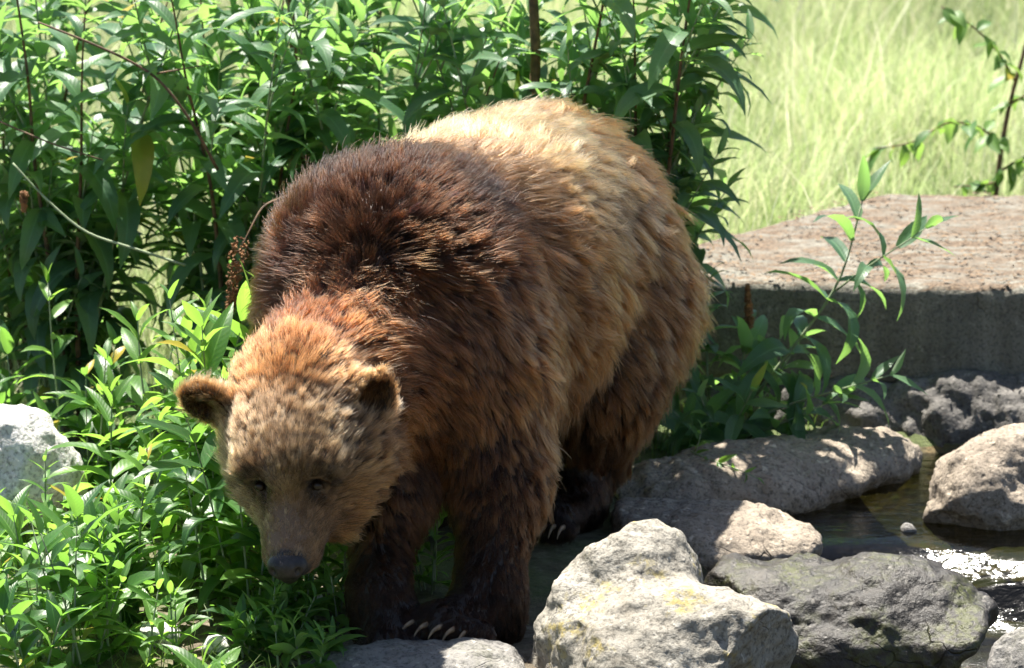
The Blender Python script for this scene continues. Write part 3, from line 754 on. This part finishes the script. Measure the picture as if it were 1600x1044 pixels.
class Plant:
    def __init__(s, name, base, label, category, kit, group=None):
        s.base = np.array(base, float); s.root = empty(name, s.base, label, category, group); s.kit = kit; s.leaves = []; s.nstem = 0
    def tube(s, pts, r0, r1, mat=None, name='stem', sides=6):
        pts = np.asarray(pts, float)
        if len(pts) < 7:
            u = np.linspace(0, len(pts) - 1, 4 * len(pts)); pts = np.stack([np.interp(u, np.arange(len(pts)), pts[:, i]) for i in range(3)], 1)
            for _ in range(4): pts[1:-1] = 0.25 * pts[:-2] + 0.5 * pts[1:-1] + 0.25 * pts[2:]
        n = len(pts); V, F = [], []
        for i in range(n):
            d = pts[min(i + 1, n - 1)] - pts[max(i - 1, 0)]; M = frame(d, np.array([0.3, 1, 0.1]))
            r = r0 + (r1 - r0) * i / (n - 1)
            for k in range(sides):
                a = 2 * math.pi * k / sides; V.append(pts[i] + r * (math.cos(a) * M[:, 0] + math.sin(a) * M[:, 2]))
        for i in range(n - 1):
            for k in range(sides): a, b = i * sides + k, i * sides + (k + 1) % sides; F.append((a, a + sides, b + sides, b))
        F += [tuple(range(sides)), tuple((n - 1) * sides + k for k in reversed(range(sides)))]
        return new_obj(name, mesh_from(name, local(V, s.base), F, mat or M_STEM), s.root)
    def leaf(s, pos, d, up, size, curl):
        s.leaves.append((np.array(pos, float), frame(np.array(d, float), np.array(up, float)), size, min(range(5), key=lambda i: abs(LEAF_CURLS[i] - curl))))
    def shoot(s, pts, leaf_len, n_nodes, start=0.15, r0=0.005, r1=0.0018, mat=None, droop=1.0, tipsize=0.42, side=None):
        """a stem along the points with pairs of opposite leaves, each pair turned a quarter from the last"""
        pts = np.asarray(pts, float)
        seg = np.linalg.norm(np.diff(pts, axis=0), axis=1); cum = np.concatenate([[0], np.cumsum(seg)]); tot = cum[-1]
        m = max(7, int(tot / 0.05)); ts = np.linspace(0, 1, m)
        sm = np.stack([np.interp(ts * tot, cum, pts[:, i]) for i in range(3)], 1)
        for _ in range(3): sm[1:-1] = 0.25 * sm[:-2] + 0.5 * sm[1:-1] + 0.25 * sm[2:]
        s.tube(sm, r0, r1, mat)
        phi = rr.uniform(0, 3.14)
        for i in range(n_nodes):
            f = start + (1 - start) * (i / max(1, n_nodes - 1)) ** 0.92
            f = min(f, 0.995); j = f * (m - 1); a = int(min(j, m - 2)); p = sm[a] + (sm[a + 1] - sm[a]) * (j - a); ax = nrm(sm[a + 1] - sm[a])
            M = frame(ax, np.array([0.2, 1, 0.15])); left = n_nodes - 1 - i
            sz = leaf_len * min(1, tipsize + 0.16 * left) * (0.8 + 0.2 * min(1, i / 2)) * rr.uniform(0.8, 1.15)
            el = 0.95 - 0.16 * min(left, 6) * droop + rr.gauss(0, 0.14)
            for q in (0, 1):
                if rr.random() < 0.05: continue
                az = phi + i * math.pi / 2 + q * math.pi + rr.gauss(0, 0.22)
                rad = math.cos(az) * M[:, 0] + math.sin(az) * M[:, 2]
                d = rad * math.cos(el) + ax * math.sin(el) + np.array([0, 0, -0.12 * droop])
                cu = min(2.1, max(0.3, 0.55 + 0.17 * left * droop + rr.gauss(0, 0.32)))
                s.leaf(p, d, ax * 0.75 + np.array([0, 0, 0.5]) + np.array([rr.gauss(0, .25), rr.gauss(0, .25), 0]), sz * rr.uniform(0.88, 1.1), cu)
        return sm
    def spike(s, p0, p1, r, name='flower_spike', on=None):
        p0, p1 = np.asarray(p0, float), np.asarray(p1, float); rs = np.random.default_rng(4); V, F = [], []
        ax = nrm(p1 - p0); M = frame(ax, np.array([0.3, 1, 0.2])); n = 330
        oc = np.array([(1, 0, 0), (-1, 0, 0), (0, 1, 0), (0, -1, 0), (0, 0, 1), (0, 0, -1)], float)
        of = [(0, 2, 4), (2, 1, 4), (1, 3, 4), (3, 0, 4), (2, 0, 5), (1, 2, 5), (3, 1, 5), (0, 3, 5)]
        for i in range(n):
            t = rs.random(); a = rs.random() * 6.28; rad = r * (1.05 - 0.75 * t) * rs.uniform(0.35, 1.1)
            c = p0 + (p1 - p0) * t + rad * (math.cos(a) * M[:, 0] + math.sin(a) * M[:, 2]); k = len(V)
            q = oc * rs.uniform(0.0028, 0.0052) * np.array([1, 1, 1.6]); R = np.linalg.qr(rs.normal(size=(3, 3)))[0]
            V += list(c + q @ R); F += [tuple(k + v for v in f) for f in of]
        new_obj(name, mesh_from(name, local(V, s.base), F, M_DRY, False), on or s.root)
    def finish(s, limit=300):
        if not s.leaves: return
        P = np.array([l[0] for l in s.leaves]); S = np.array([l[2] for l in s.leaves])
        pr = project(P); inside = (pr[:, 0] > -60) & (pr[:, 0] < 1660) & (pr[:, 1] > -60) & (pr[:, 1] < 1100)
        key = S / pr[:, 2] ** 3 * np.where(inside, 1, 0.02)
        order = np.argsort(-key)
        for i in order[:limit]:
            p, M, sz, v = s.leaves[i]
            o = bpy.data.objects.new('leaf', s.kit[v][0]); COL.objects.link(o); o.parent = s.root
            m = Matrix([[*(M[r] * sz), p[r] - s.base[r]] for r in range(3)] + [[0, 0, 0, 1]]); o.matrix_local = m
        rest = order[limit:]
        if len(rest):
            VV, FF, CC, k = [], [], [], 0
            for i in rest:
                p, M, sz, v = s.leaves[i]; _, V, C, F = s.kit[v]
                VV.append(V @ (M * sz).T + p - s.base); FF.append(F + k); C = C.copy(); C[:, 2] = rr.random(); CC.append(C); k += len(V)
            me = mesh_from('foliage', np.concatenate(VV), np.concatenate(FF), s.kit[0][0].materials[0])
            me.attributes.new('leafco', 'FLOAT_VECTOR', 'POINT').data.foreach_set('vector', np.concatenate(CC).astype(np.float32).ravel())
            new_obj('foliage', me, s.root, kind='stuff')

def arch(base, az, lean, length, bend=0.5, n=9, wob=0.02):
    """points of a cane that leaves upright and leans over"""
    pts = [np.array(base, float)]; a = lean * 0.4
    for i in range(n):
        t = (i + 1) / n; a = lean * (0.4 + bend * t)
        d = np.array([math.cos(az) * math.sin(a), math.sin(az) * math.sin(a), math.cos(a)])
        pts.append(pts[-1] + d * length / n + np.array([rr.gauss(0, wob), rr.gauss(0, wob), 0]) * length / n * 2)
    return np.array(pts)
def tall_bush(x, y, height, spread, canes, label, leaf_len=0.25, extra=None, kit=None, side=6):
    b = Plant('butterfly_bush', (x, y, float(ground_z(x, y))), label, 'bush', kit or KIT, 'butterfly bushes behind the bear')
    for c in range(canes):
        az = 2 * math.pi * (c + rr.random() * 0.7) / canes; L = height * rr.uniform(0.72, 1.08)
        st = b.base + np.array([math.cos(az), math.sin(az), 0]) * 0.07 * rr.random() - np.array([0, 0, 0.02])
        pts = arch(st, az, spread * rr.uniform(0.35, 1.0), L, 0.8)
        old = rr.random() < 0.35
        sm = b.shoot(pts, leaf_len, int(L / 0.10), 0.10, 0.010 if old else 0.007, 0.002, M_BARK if old else None, rr.uniform(0.7, 1.15))
        for k in range(side):
            f = rr.uniform(0.12, 0.8); p = sm[int(f * (len(sm) - 1))]; a2 = rr.uniform(0, 6.28); l2 = rr.uniform(0.22, 0.5) * (1.15 - 0.5 * f)
            b.shoot(arch(p, a2, rr.uniform(0.6, 1.15), l2, 0.15, 5), leaf_len * rr.uniform(0.68, 0.95), max(4, int(l2 / 0.055)), 0.12, 0.0035, 0.0014, None, rr.uniform(0.5, 1.0))
    if extra: extra(b)
    b.finish(); return b
def pth(*p): return np.array([at(*q) for q in p])
def hump_extra(b):
    tw = pth((470, 300, 10.45), (412, 318, 10.35), (395, 350, 10.3), (378, 385, 10.28))
    tg = b.tube(tw, 0.004, 0.002, M_BARK, 'twig'); b.tube(pth((412, 318, 10.35), (430, 345, 10.4)), 0.002, 0.0015, M_BARK, 'twig')
    b.spike(at(377, 372, 10.28), at(356, 500, 10.27), 0.027, on=tg)
def twig_extra(b):
    b.tube(pth((60, 35, 10.55), (150, 70, 10.5), (245, 115, 10.5), (300, 190, 10.5), (340, 265, 10.55)), 0.003, 0.005, M_BARK, 'twig')
    b.tube(pth((245, 115, 10.5), (330, 100, 10.5)), 0.003, 0.001, M_BARK, 'twig')
    b.tube(pth((0, 190, 10.6), (80, 225, 10.55), (160, 250, 10.55)), 0.003, 0.002, M_BARK, 'twig')
    b.tube(pth((20, 255, 10.5), (60, 300, 10.48), (130, 365, 10.45), (200, 385, 10.42), (290, 415, 10.4)), 0.003, 0.004, M_STEM, 'twig')
    b.spike(at(38, 300, 10.5), at(37, 330, 10.5), 0.010)
def trunk_extra(b):
    b.tube(np.concatenate([pth((450, -40, 11.0), (458, 60, 11.0), (462, 140, 11.0), (480, 300, 11.0)), [b.base + (0, 0, .3), b.base - (0, 0, .02)]]), 0.010, 0.016, M_BARK, 'trunk')
def trunk2_extra(b):
    b.tube(np.concatenate([pth((832, -20, 10.95), (838, 80, 10.95), (834, 170, 10.95), (838, 320, 10.95)), [b.base + (0, 0, .3), b.base - (0, 0, .02)]]), 0.014, 0.019, M_BARK, 'trunk')
BUSH = 'tall grey-green butterfly bush '
tall_bush(-1.85, 11.2, 1.55, 0.42, 7, BUSH + 'at the dark end of the thicket, beyond the white boulder', 0.25)
tall_bush(-1.25, 10.95, 1.50, 0.42, 8, BUSH + 'crossed by bare brown twigs, above the white boulder', 0.25, twig_extra)
tall_bush(-0.78, 11.0, 1.50, 0.40, 8, BUSH + 'beside the bear\'s neck, with a hanging dried flower spike', 0.255, hump_extra)
tall_bush(-0.36, 11.05, 1.55, 0.40, 8, BUSH + 'with a dark bare trunk above the bear\'s hump', 0.255, trunk_extra)
tall_bush(0.06, 11.05, 1.60, 0.38, 8, BUSH + 'with a thick brown trunk straight behind the bear\'s back', 0.255, trunk2_extra)
tall_bush(0.36, 10.95, 1.55, 0.36, 8, BUSH + 'bordering the meadow, its leaves drooping beside the bear\'s rump', 0.255, None, None, 8)
tall_bush(-1.55, 11.9, 1.6, 0.45, 6, BUSH + 'in the second row, behind the twig-crossed bush', 0.25)
tall_bush(-0.55, 11.9, 1.6, 0.45, 6, BUSH + 'in the second row, behind the bear\'s neck', 0.25)

# upright young shoots left of the bear
def young(px, py_base, Y, top_py, label, leaf_len, nodes, lean_px=0, group=None, kit=None, stems=1, droop=0.9, name='young_shoot'):
    g = at(px, py_base, Y); g[2] = float(ground_z(g[0], g[1])); top = at(px + lean_px, top_py, Y)
    p = Plant(name, g, label, 'plant', kit or KIT_Y, group); H = top[2] - g[2]
    for k in range(stems):
        o = np.array([rr.gauss(0, .03), rr.gauss(0, .03), 0]) * (k > 0); hk = 1 if k == 0 else rr.uniform(0.55, 0.95)
        t = g + (top - g) * hk + o * 3.5
        pts = [g + o, g + o + (t - g - o) * 0.35 + np.array([rr.gauss(0, .012), 0, 0]), g + o + (t - g - o) * 0.7 + np.array([rr.gauss(0, .012), 0, 0]), t]
        p.shoot(pts, leaf_len * (0.85 + 0.3 * rr.random()), nodes, 0.14, 0.0045, 0.0018, None, droop)
    p.finish(); return p
YS = [
    (95, 760, 10.3, 440, 'pale upright young shoot rising above the white boulder', .15, 10, -20),
    (175, 860, 9.6, 610, 'broad-leaved young shoot in front of the white boulder', .18, 9, 0),
    (285, 900, 9.55, 585, 'tall thin-stemmed young shoot beside the bear\'s right ear', .19, 11, 10),
    (430, 800, 9.75, 600, 'narrow-leaved bright shoot behind the bear\'s right cheek', .17, 9, -90),
    (215, 760, 10.15, 520, 'arching young shoot below the hanging flower spike', .18, 9, 60),
    (330, 760, 10.2, 480, 'leafy young shoot beside the bear\'s neck', .18, 10, -10),
    (60, 960, 9.15, 720, 'dense small-leaved dark shoot in front of the white boulder', .10, 13, 10),
]
YS += [
    (240, 800, 9.95, 500, 'broad pale-leaved shoot standing taller than its neighbours near the bear\'s ear', .20, 9, -25),
    (370, 860, 9.35, 640, 'short bright shoot just beside the bear\'s right eye', .16, 8, -75),
    (140, 780, 10.1, 560, 'leaning young shoot directly behind the white boulder', .19, 8, 25),
    (330, 950, 9.05, 740, 'bright arching shoot beside the bear\'s muzzle', .17, 8, -40),
    (215, 960, 9.1, 700, 'slender shoot with long bright leaves amid the low undergrowth', .17, 10, 15),
]
for a in YS: young(*a, group='young shoots beside the bear')
def undergrowth_label(x, Y, bright, n):
    look = ('bright narrow-leaved' if bright else 'dark broad-leaved') + (' bushy' if n > 4 else ' sparse' if n < 4 else '')
    marks = [((-1.3, 9.9), 'before the white boulder'), ((-.62, 8.75), 'under the bear\'s muzzle'), ((-.45, 9.0), 'beside the bear\'s right forepaw'), ((-.85, 10.6), 'at the foot of the tall bushes'), ((-1.2, 9.0), 'on open ground well away from the bear'), ((-.75, 9.5), 'behind the bear\'s right cheek')]
    return look + ' plant in the undergrowth ' + min(marks, key=lambda m: math.hypot(x - m[0][0], Y - m[0][1]))[1]
spots = []
tries = 0
while len(spots) < 40 and tries < 4000:
    tries += 1
    Y = rr.uniform(8.45, 10.5); px = rr.uniform(-40, 640); x = (px - 800) / FPX * (Y * 1.03)
    pb = project((x, Y, 0.0))
    if pb[0] > 250 and Y < 8.95: 
        if pb[0] > 520 or Y > 8.80: continue
    q = (np.array([x, Y, 0]) - BO) @ BAX.T
    if -1.3 < q[0] < 0.3 and abs(q[1]) < 0.30: continue
    if any(math.hypot(x - a, Y - b) < 0.105 for a, b in spots): continue
    if px > 560 and Y < 9.3: continue
    
    spots.append((x, Y))
for i, (x, Y) in enumerate(spots):
    px = project((x, Y, 0))[0]
    H = rr.uniform(0.26, 0.50) * (0.7 if Y < 8.9 else 1) * (0.45 if (px > 300 and Y < 8.85) else 1)
    if px < 200 and Y < 10.0: H = min(H, max(.14, float(at(px, 800, Y)[2])))
    g = (x, Y, float(ground_z(x, Y))); kit = KIT_D if rr.random() < 0.62 else KIT_Y
    ns = rr.choice((3, 4, 4, 5))
    p = Plant('leafy_plant', g, undergrowth_label(x, Y, kit is KIT_Y, ns), 'plant', kit, 'undergrowth beside the bear')
    tall = rr.random() < 0.45
    for k in range(max(2, ns - 1)):
        az = rr.uniform(0, 6.28); L = H * rr.uniform(0.7, 1.1) * (1.5 if tall else 0.95)
        if px < 200 and Y < 10.0: L = min(L, H * 1.1)
        if px > 300 and Y < 8.85: L = min(L, H)
        p.shoot(arch(np.array(g) + (rr.gauss(0, .03), rr.gauss(0, .03), -.01), az, rr.uniform(.05, .45), L, 0.6, 7), rr.uniform(.17, .27) * min(1, .62 + L), max(5, int(L / .066)), 0.08, .0035, .0014, None, rr.uniform(.6, 1.1))
    p.finish()
for (px, Y, H, lab) in ((478, 9.3, .30, 'bright leafy plant behind the bear\'s chin'), (520, 9.22, .26, 'bright leafy plant between the bear\'s chin and right foreleg'), (440, 9.2, .24, 'bright leafy plant behind the bear\'s nose'), (505, 8.98, .16, 'low plant against the bear\'s right forepaw'),
                       (455, 8.98, .15, 'low plant straight below the bear\'s nose'), (545, 9.45, .30, 'leafy plant half hidden behind the bear\'s right foreleg'), (500, 8.72, .09, 'smallest bright sprig beside the flat stone'), (420, 8.9, .17, 'low bright plant just ahead of the bear\'s nose')):
    g = at(px, 950, Y); g[2] = float(ground_z(g[0], g[1]))
    p = Plant('leafy_plant', g, lab, 'plant', KIT_Y, 'plants below the chin')
    for k in range(4): p.shoot(arch(g + (rr.gauss(0, .03), rr.gauss(0, .03), -.01), rr.uniform(0, 6.28), rr.uniform(.15, .7), H * rr.uniform(.7, 1.05), .5, 5), rr.uniform(.10, .15), 6, .10, .003, .0013, None, .8)
    p.finish()
# plants seen between and behind the bear's legs
for (px, py, Y, H, ll, lab) in ((672, 925, 9.36, .30, .14, 'green sprig growing between the bear\'s forelegs'), (690, 930, 10.55, .40, .17, 'low leafy plant on the far side of the bear\'s belly'), (810, 990, 9.10, .07, .06, 'tiny sprig between forepaw and lichen boulder')):
    g = at(px, py, Y); g[2] = float(ground_z(g[0], g[1])); p = Plant('leafy_plant', g, lab, 'plant', KIT_Y)
    for k in range(4): p.shoot(arch(g + (rr.gauss(0, .02), rr.gauss(0, .02), -.01), rr.uniform(0, 6.28), rr.uniform(.1, .5), H * rr.uniform(.7, 1.05), .5, 5), ll, 6, .12, .003, .0013, None, .8)
    p.finish()
# the small bush in front of the slab
g = on_z(1130, 690, 0.0)
b = Plant('small_bush', g, 'small green bush with slanting shoots in front of the concrete slab', 'bush', KIT)
b.shoot(pth((1130, 690, 10.9), (1163, 640, 10.88), (1264, 511, 10.82), (1317, 440, 10.80), (1335, 361, 10.82), (1348, 312, 10.84)), .23, 12, .14, .0065, .002, None, 1.1, .6)
b.shoot(pth((1305, 455, 10.80), (1370, 405, 10.74), (1423, 376, 10.72), (1447, 356, 10.72)), .19, 6, .2, .003, .0015, None, 1.1, .6)
b.shoot(pth((1135, 690, 10.9), (1200, 640, 10.78), (1300, 612, 10.68), (1392, 586, 10.62)), .19, 9, .15, .005, .0016, None, .8, .55)
b.shoot(pth((1125, 690, 10.9), (1150, 620, 10.9), (1166, 540, 10.92), (1170, 505, 10.92)), .21, 7, .2, .005, .002, None, 1.0)
b.spike(at(1171, 512, 10.92), at(1168, 445, 10.92), 0.013)
b.shoot(pth((1115, 690, 10.92), (1105, 600, 10.95), (1103, 500, 11.0), (1104, 430, 11.0)), .16, 9, .25, .005, .002, None, .9)
b.shoot(pth((1140, 695, 10.88), (1200, 670, 10.75), (1275, 640, 10.70), (1312, 620, 10.7)), .21, 7, .15, .004, .0016, None, .9)
b.shoot(pth((1120, 695, 10.86), (1110, 660, 10.7), (1095, 620, 10.62)), .22, 6, .1, .004, .0016, None, 1.0)
b.shoot(pth((1130, 695, 10.86), (1150, 660, 10.68), (1175, 610, 10.6)), .24, 6, .1, .004, .0016, None, 1.1)
b.shoot(pth((1110, 700, 10.86), (1080, 670, 10.7), (1050, 640, 10.65)), .22, 6, .1, .004, .0016, None, 1.0)
b.shoot(pth((1140, 690, 10.9), (1210, 600, 10.98), (1250, 530, 11.0)), .21, 7, .1, .004, .0016, None, 1.0)
b.finish()
g = at(1085, 700, 10.42)
b = Plant('trailing_sprig', g, 'pale yellowish sprig trailing over the rock ledge', 'plant', KIT_Y)
b.shoot(pth((1080, 705, 10.42), (1110, 722, 10.32), (1150, 728, 10.28), (1185, 748, 10.25)), .060, 6, .1, .003, .0012, None, .4)
b.shoot(pth((1085, 705, 10.42), (1093, 690, 10.40), (1096, 668, 10.40)), .075, 4, .2, .003, .0012, None, .6)
b.finish()
# sapling in the meadow
g = np.array([1.62, 13.2, float(ground_z(1.62, 13.2))])
b = Plant('sapling', g, 'thin brown sapling with sparse small leaves at the meadow beyond the slab', 'sapling', KIT_S)
tr = np.concatenate([[g - (0, 0, .03)], pth((1556, 300, 13.2), (1566, 220, 13.2), (1580, 150, 13.2), (1600, 85, 13.2), (1625, -40, 13.2))]); b.tube(tr, .011, .005, M_BARK, 'trunk')
def twig(pts, n, sz):
    q = pth(*pts); b.tube(q, .005, .002, M_BARK, 'branch')
    for i in range(n):
        t = (i + .5) / n * (len(q) - 1); a = min(int(t), len(q) - 2); p = q[a] + (q[a + 1] - q[a]) * (t - a)
        b.leaf(p, (rr.gauss(0, .6), rr.gauss(0, .5), rr.gauss(-.35, .4)), (rr.gauss(0, .4), -.3, 1), sz * rr.uniform(.7, 1.2), rr.choice((.35, .7, 1.1)))
twig([(1563, 220, 13.2), (1530, 198, 13.1), (1480, 186, 13.0), (1430, 225, 13.0), (1368, 232, 13.0)], 20, .10)
twig([(1585, 125, 13.2), (1560, 80, 13.1), (1520, 40, 13.0), (1470, 10, 13.0)], 14, .10)
twig([(1560, 270, 13.2), (1590, 250, 13.1), (1640, 235, 13.0)], 9, .09)
twig([(1575, 165, 13.2), (1600, 150, 13.2), (1660, 120, 13.2)], 9, .10)
twig([(1556, 285, 13.2), (1530, 290, 13.1), (1490, 292, 13.1)], 9, .09)
b.finish()

# ------------------------------------------------------------------ meadow grass, thicket at its far end
def blades(name, X, Y, hgt, wid, cols, lean=0.45, segs=3):
    n = len(X); rs = np.random.default_rng(8)
    az = rs.uniform(0, 2 * np.pi, n); ln = np.abs(rs.normal(lean, 0.25, n)); wind = np.array([0.10, -0.05])
    d = np.stack([np.cos(az) * ln + wind[0], np.sin(az) * ln + wind[1]], 1); pz = ground_z(X, Y) - 0.01
    tw = rs.uniform(-.9, .9, n); pvec = np.stack([np.cos(tw), np.sin(tw), 0 * tw], 1)
    rows = []
    for i in range(segs + 1):
        t = i / segs
        c = np.stack([X + d[:, 0] * hgt * t ** 1.9, Y + d[:, 1] * hgt * t ** 1.9, pz + hgt * (t - 0.28 * np.minimum(ln, 1.4) * t ** 2.2)], 1)
        w = wid * (1 - t) ** 0.7 if i < segs else wid * 0.02
        rows += [c - pvec * w[:, None] / 2, c + pvec * w[:, None] / 2] if i < segs else [c]
    V = np.stack(rows, 1); k = V.shape[1]; base = np.arange(n)[:, None] * k
    F = []
    for i in range(segs - 1): F += [base + [2 * i, 2 * i + 1, 2 * i + 3], base + [2 * i, 2 * i + 3, 2 * i + 2]]
    F.append(base + [2 * segs - 2, 2 * segs - 1, 2 * segs])
    me = mesh_from(name, V.reshape(-1, 3), np.concatenate(F), M_GRASS)
    a = me.color_attributes.new('blade', 'FLOAT_COLOR', 'POINT')
    a.data.foreach_set('color', np.repeat(np.concatenate([cols, np.ones((n, 1))], 1), k, 0).astype(np.float32).ravel())
    return me
def inside_slab(X, Y):
    ok = np.ones(len(X), bool); c = np.mean(slab_poly, 0)
    for a, b2 in zip(np.array(slab_poly), np.roll(slab_poly, -1, 0)):
        nn = np.array([b2[1] - a[1], a[0] - b2[0]]); nn /= np.linalg.norm(nn)
        if (c - a) @ nn > 0: nn = -nn
        ok &= ((X - a[0]) * nn[0] + (Y - a[1]) * nn[1]) < 0.03
    return ok
n = 120000
Y = 11.3 + 11.5 * RNG.random(n) ** 1.15; X = (RNG.random(n) - 0.5) * 2 * (2.2 + 0.17 * Y) + 0.4
P = np.stack([X, Y, 0 * X], 1); cl = fbm(P, 1.1, 3, seed=3)
keep = ~inside_slab(X, Y) & ~((Y < 11.5) & (X > .3)) & (RNG.random(n) < np.clip(0.75 + cl * 1.2, .25, 1))
X, Y, cl = X[keep], Y[keep], cl[keep]; n = len(X)
u = RNG.random(n)[:, None]; straw = (RNG.random(n) < 0.34 + 0.25 * np.clip(cl, -.5, .6))[:, None]
cols = np.array([.28, .37, .13]) * (1 - u) + np.array([.58, .63, .36]) * u
cols = np.where(straw, np.array([.66, .62, .42]) * (0.75 + 0.4 * u), cols)
tone = np.clip(0.92 + 0.75 * fbm(np.stack([X, Y, 0 * X], 1), 0.9, 3, seed=14), .55, 1.25)[:, None]
cols = cols * (tone * 0.5 + 0.5 * tone * np.array([1.0, 1.05, .9]))
hg = np.clip(RNG.normal(.30, .09, n), .08, .6) * (0.8 + 0.9 * np.clip(cl + .2, 0, .6)) * smooth01(Y, 11.0, 12.6).clip(.35, 1)
tall = RNG.random(n) < 0.02; hg = np.where(tall, hg * 1.8, hg); cols = np.where(tall[:, None], np.array([.74, .70, .52]), cols)
new_obj('meadow_grass', blades('meadow_grass', X, Y, hg, np.where(straw[:, 0], .0035, .0065) * RNG.uniform(.7, 1.3, n), cols), kind='stuff', label='long pale green sunlit meadow grass behind the slab', category='grass')
n = 5000
X = RNG.uniform(-1.9, 0.9, n); Y = RNG.uniform(8.3, 11.4, n); q = (np.stack([X, Y, 0 * X], 1) - BO) @ BAX.T
keep = ~((np.abs(q[:, 1]) < .32) & (q[:, 0] > -1.35) & (q[:, 0] < .5)) & (ground_z(X, Y) > -.045) & ((X < -.45) | (Y > 10.6))
X, Y = X[keep], Y[keep]; n = len(X); u = RNG.random(n)[:, None]
cols = np.array([.06, .13, .02]) * (1 - u) + np.array([.17, .27, .05]) * u
new_obj('ground_grass', blades('ground_grass', X, Y, RNG.uniform(.04, .16, n), RNG.uniform(.002, .005, n), cols, .6), kind='stuff', label='short green grass under the bushes and plants', category='grass')
# far thicket
rs = np.random.default_rng(77); VV, FF, CC, k = [], [], [], 0
V0, C0, F0 = leaf_arrays(1, .22, .7, .3, .1, 3, 3, 2)
for i in range(9000):
    cx = rs.choice([-7, -5.2, -3.6, -2, -.4, 2.0, 3.6, 5.2, 7.0]); p = np.array([cx, 23.2, .75]) + rs.normal(size=3) * (.75, .45, .42)
    if p[2] < .05: continue
    M = frame(rs.normal(size=3) + (0, 0, -.2), rs.normal(size=3) + (0, -.4, 1)) * rs.uniform(.10, .2)
    VV.append(V0 @ M.T + p); FF.append(F0 + k); c = C0.copy(); c[:, 2] = rs.random(); CC.append(c); k += len(V0)
me = mesh_from('thicket', np.concatenate(VV), np.concatenate(FF), M_LEAF_D)
me.attributes.new('leafco', 'FLOAT_VECTOR', 'POINT').data.foreach_set('vector', np.concatenate(CC).astype(np.float32).ravel())
new_obj('thicket', me, kind='stuff', label='dark green thicket at the far end of the meadow', category='thicket')
# litter on the slab
rs = np.random.default_rng(9); VV, FF, k = [], [], 0
X = rs.uniform(.45, 3.2, 5200); Y = rs.uniform(10.9, 12.7, 5200); m = inside_slab(X, Y)
P2 = np.stack([X, Y, 0 * X], 1); m &= fbm(P2, 4, 3, seed=8) > -0.05
for x, y in zip(X[m], Y[m]):
    s_ = rs.uniform(.004, .013); a = rs.uniform(0, 6.28); c, s2 = math.cos(a), math.sin(a); t1, t2 = rs.normal(size=2) * .35
    q = np.array([(-1, -.3, 0), (0, -.45, t1 * .3), (1.1, 0, t2), (0, .45, t1 * .6), (-1, .3, .1)]) * s_
    VV.append(np.stack([q[:, 0] * c - q[:, 1] * s2 + x, q[:, 0] * s2 + q[:, 1] * c + y, q[:, 2] + .4045 + .004], 1)); FF.append(tuple(range(k, k + 5))); k += 5
new_obj('leaf_litter', mesh_from('leaf_litter', np.concatenate(VV), FF, M_LITTER, False), kind='stuff', label='rusty brown leaf litter scattered on the concrete slab', category='litter')
# ------------------------------------------------------------------ bear: eyes, nose, claws
bear, bbase = build_bear()
nt = NT('eye'); M_EYE = nt.done(principled(nt, Base_Color=(.012, .007, .004), Roughness=.28, Specular_IOR_Level=.3))
nt = NT('nose_leather'); co = nt.coord('Object'); M_NOSE = nt.done(principled(nt, Base_Color=nt.ramp(nt.noise(60, 3, .6, co), [(.35, (.010, .009, .010)), (.7, (.030, .027, .028))]), Roughness=.42, Specular_IOR_Level=.32, Normal=nt.bump(nt.n('TexVoronoi', {'Vector': co, 'Scale': 260}).outputs[0], .5, .0015)))
for s in (-1, 1):
    V, Q = sdf_surface([Ell(hl(.090, s * .066, .035), .0125, .005)], .0022)
    new_obj('eye', mesh_from('eye', local(V, bbase), Q, M_EYE), bear)
V, Q = sdf_surface([Ell(hl(.268, 0, -.006), (.034, .047, .033), .02, HAX), Ell(hl(.279, 0, -.036), (.020, .020, .022), .02, HAX),
                    Ell(hl(.292, .029, .008), (.012, .007, .010), .006, HAX, sub=True), Ell(hl(.292, -.029, .008), (.012, .007, .010), .006, HAX, sub=True)], .0028)
new_obj('nose', mesh_from('nose', local(V, bbase), Q, M_NOSE), bear)
def claw(base, fwd, length, r):
    V, F = [], []; n, sd = 8, 8; fwd = nrm(fwd); p = np.array(base, float); a = 0.30
    for i in range(n + 1):
        t = i / n; d = fwd * math.cos(a) + np.array([0, 0, 1]) * math.sin(a); M = frame(d, np.array([0, 0, 1.0])); rad = r * (1 - t) ** .75 + .0006
        for k in range(sd): b = 6.2832 * k / sd; V.append(p + rad * (math.cos(b) * M[:, 0] * .75 + math.sin(b) * M[:, 2]))
        p = p + d * length / n; a -= 1.45 / n
    for i in range(n):
        for k in range(sd): q, w = i * sd + k, i * sd + (k + 1) % sd; F.append((q, q + sd, w + sd, w))
    new_obj('claw', mesh_from('claw', local(V, bbase), F, M_CLAW), bear)
for (q, fw) in CLAWS: claw(q, fw, .062, .0085)
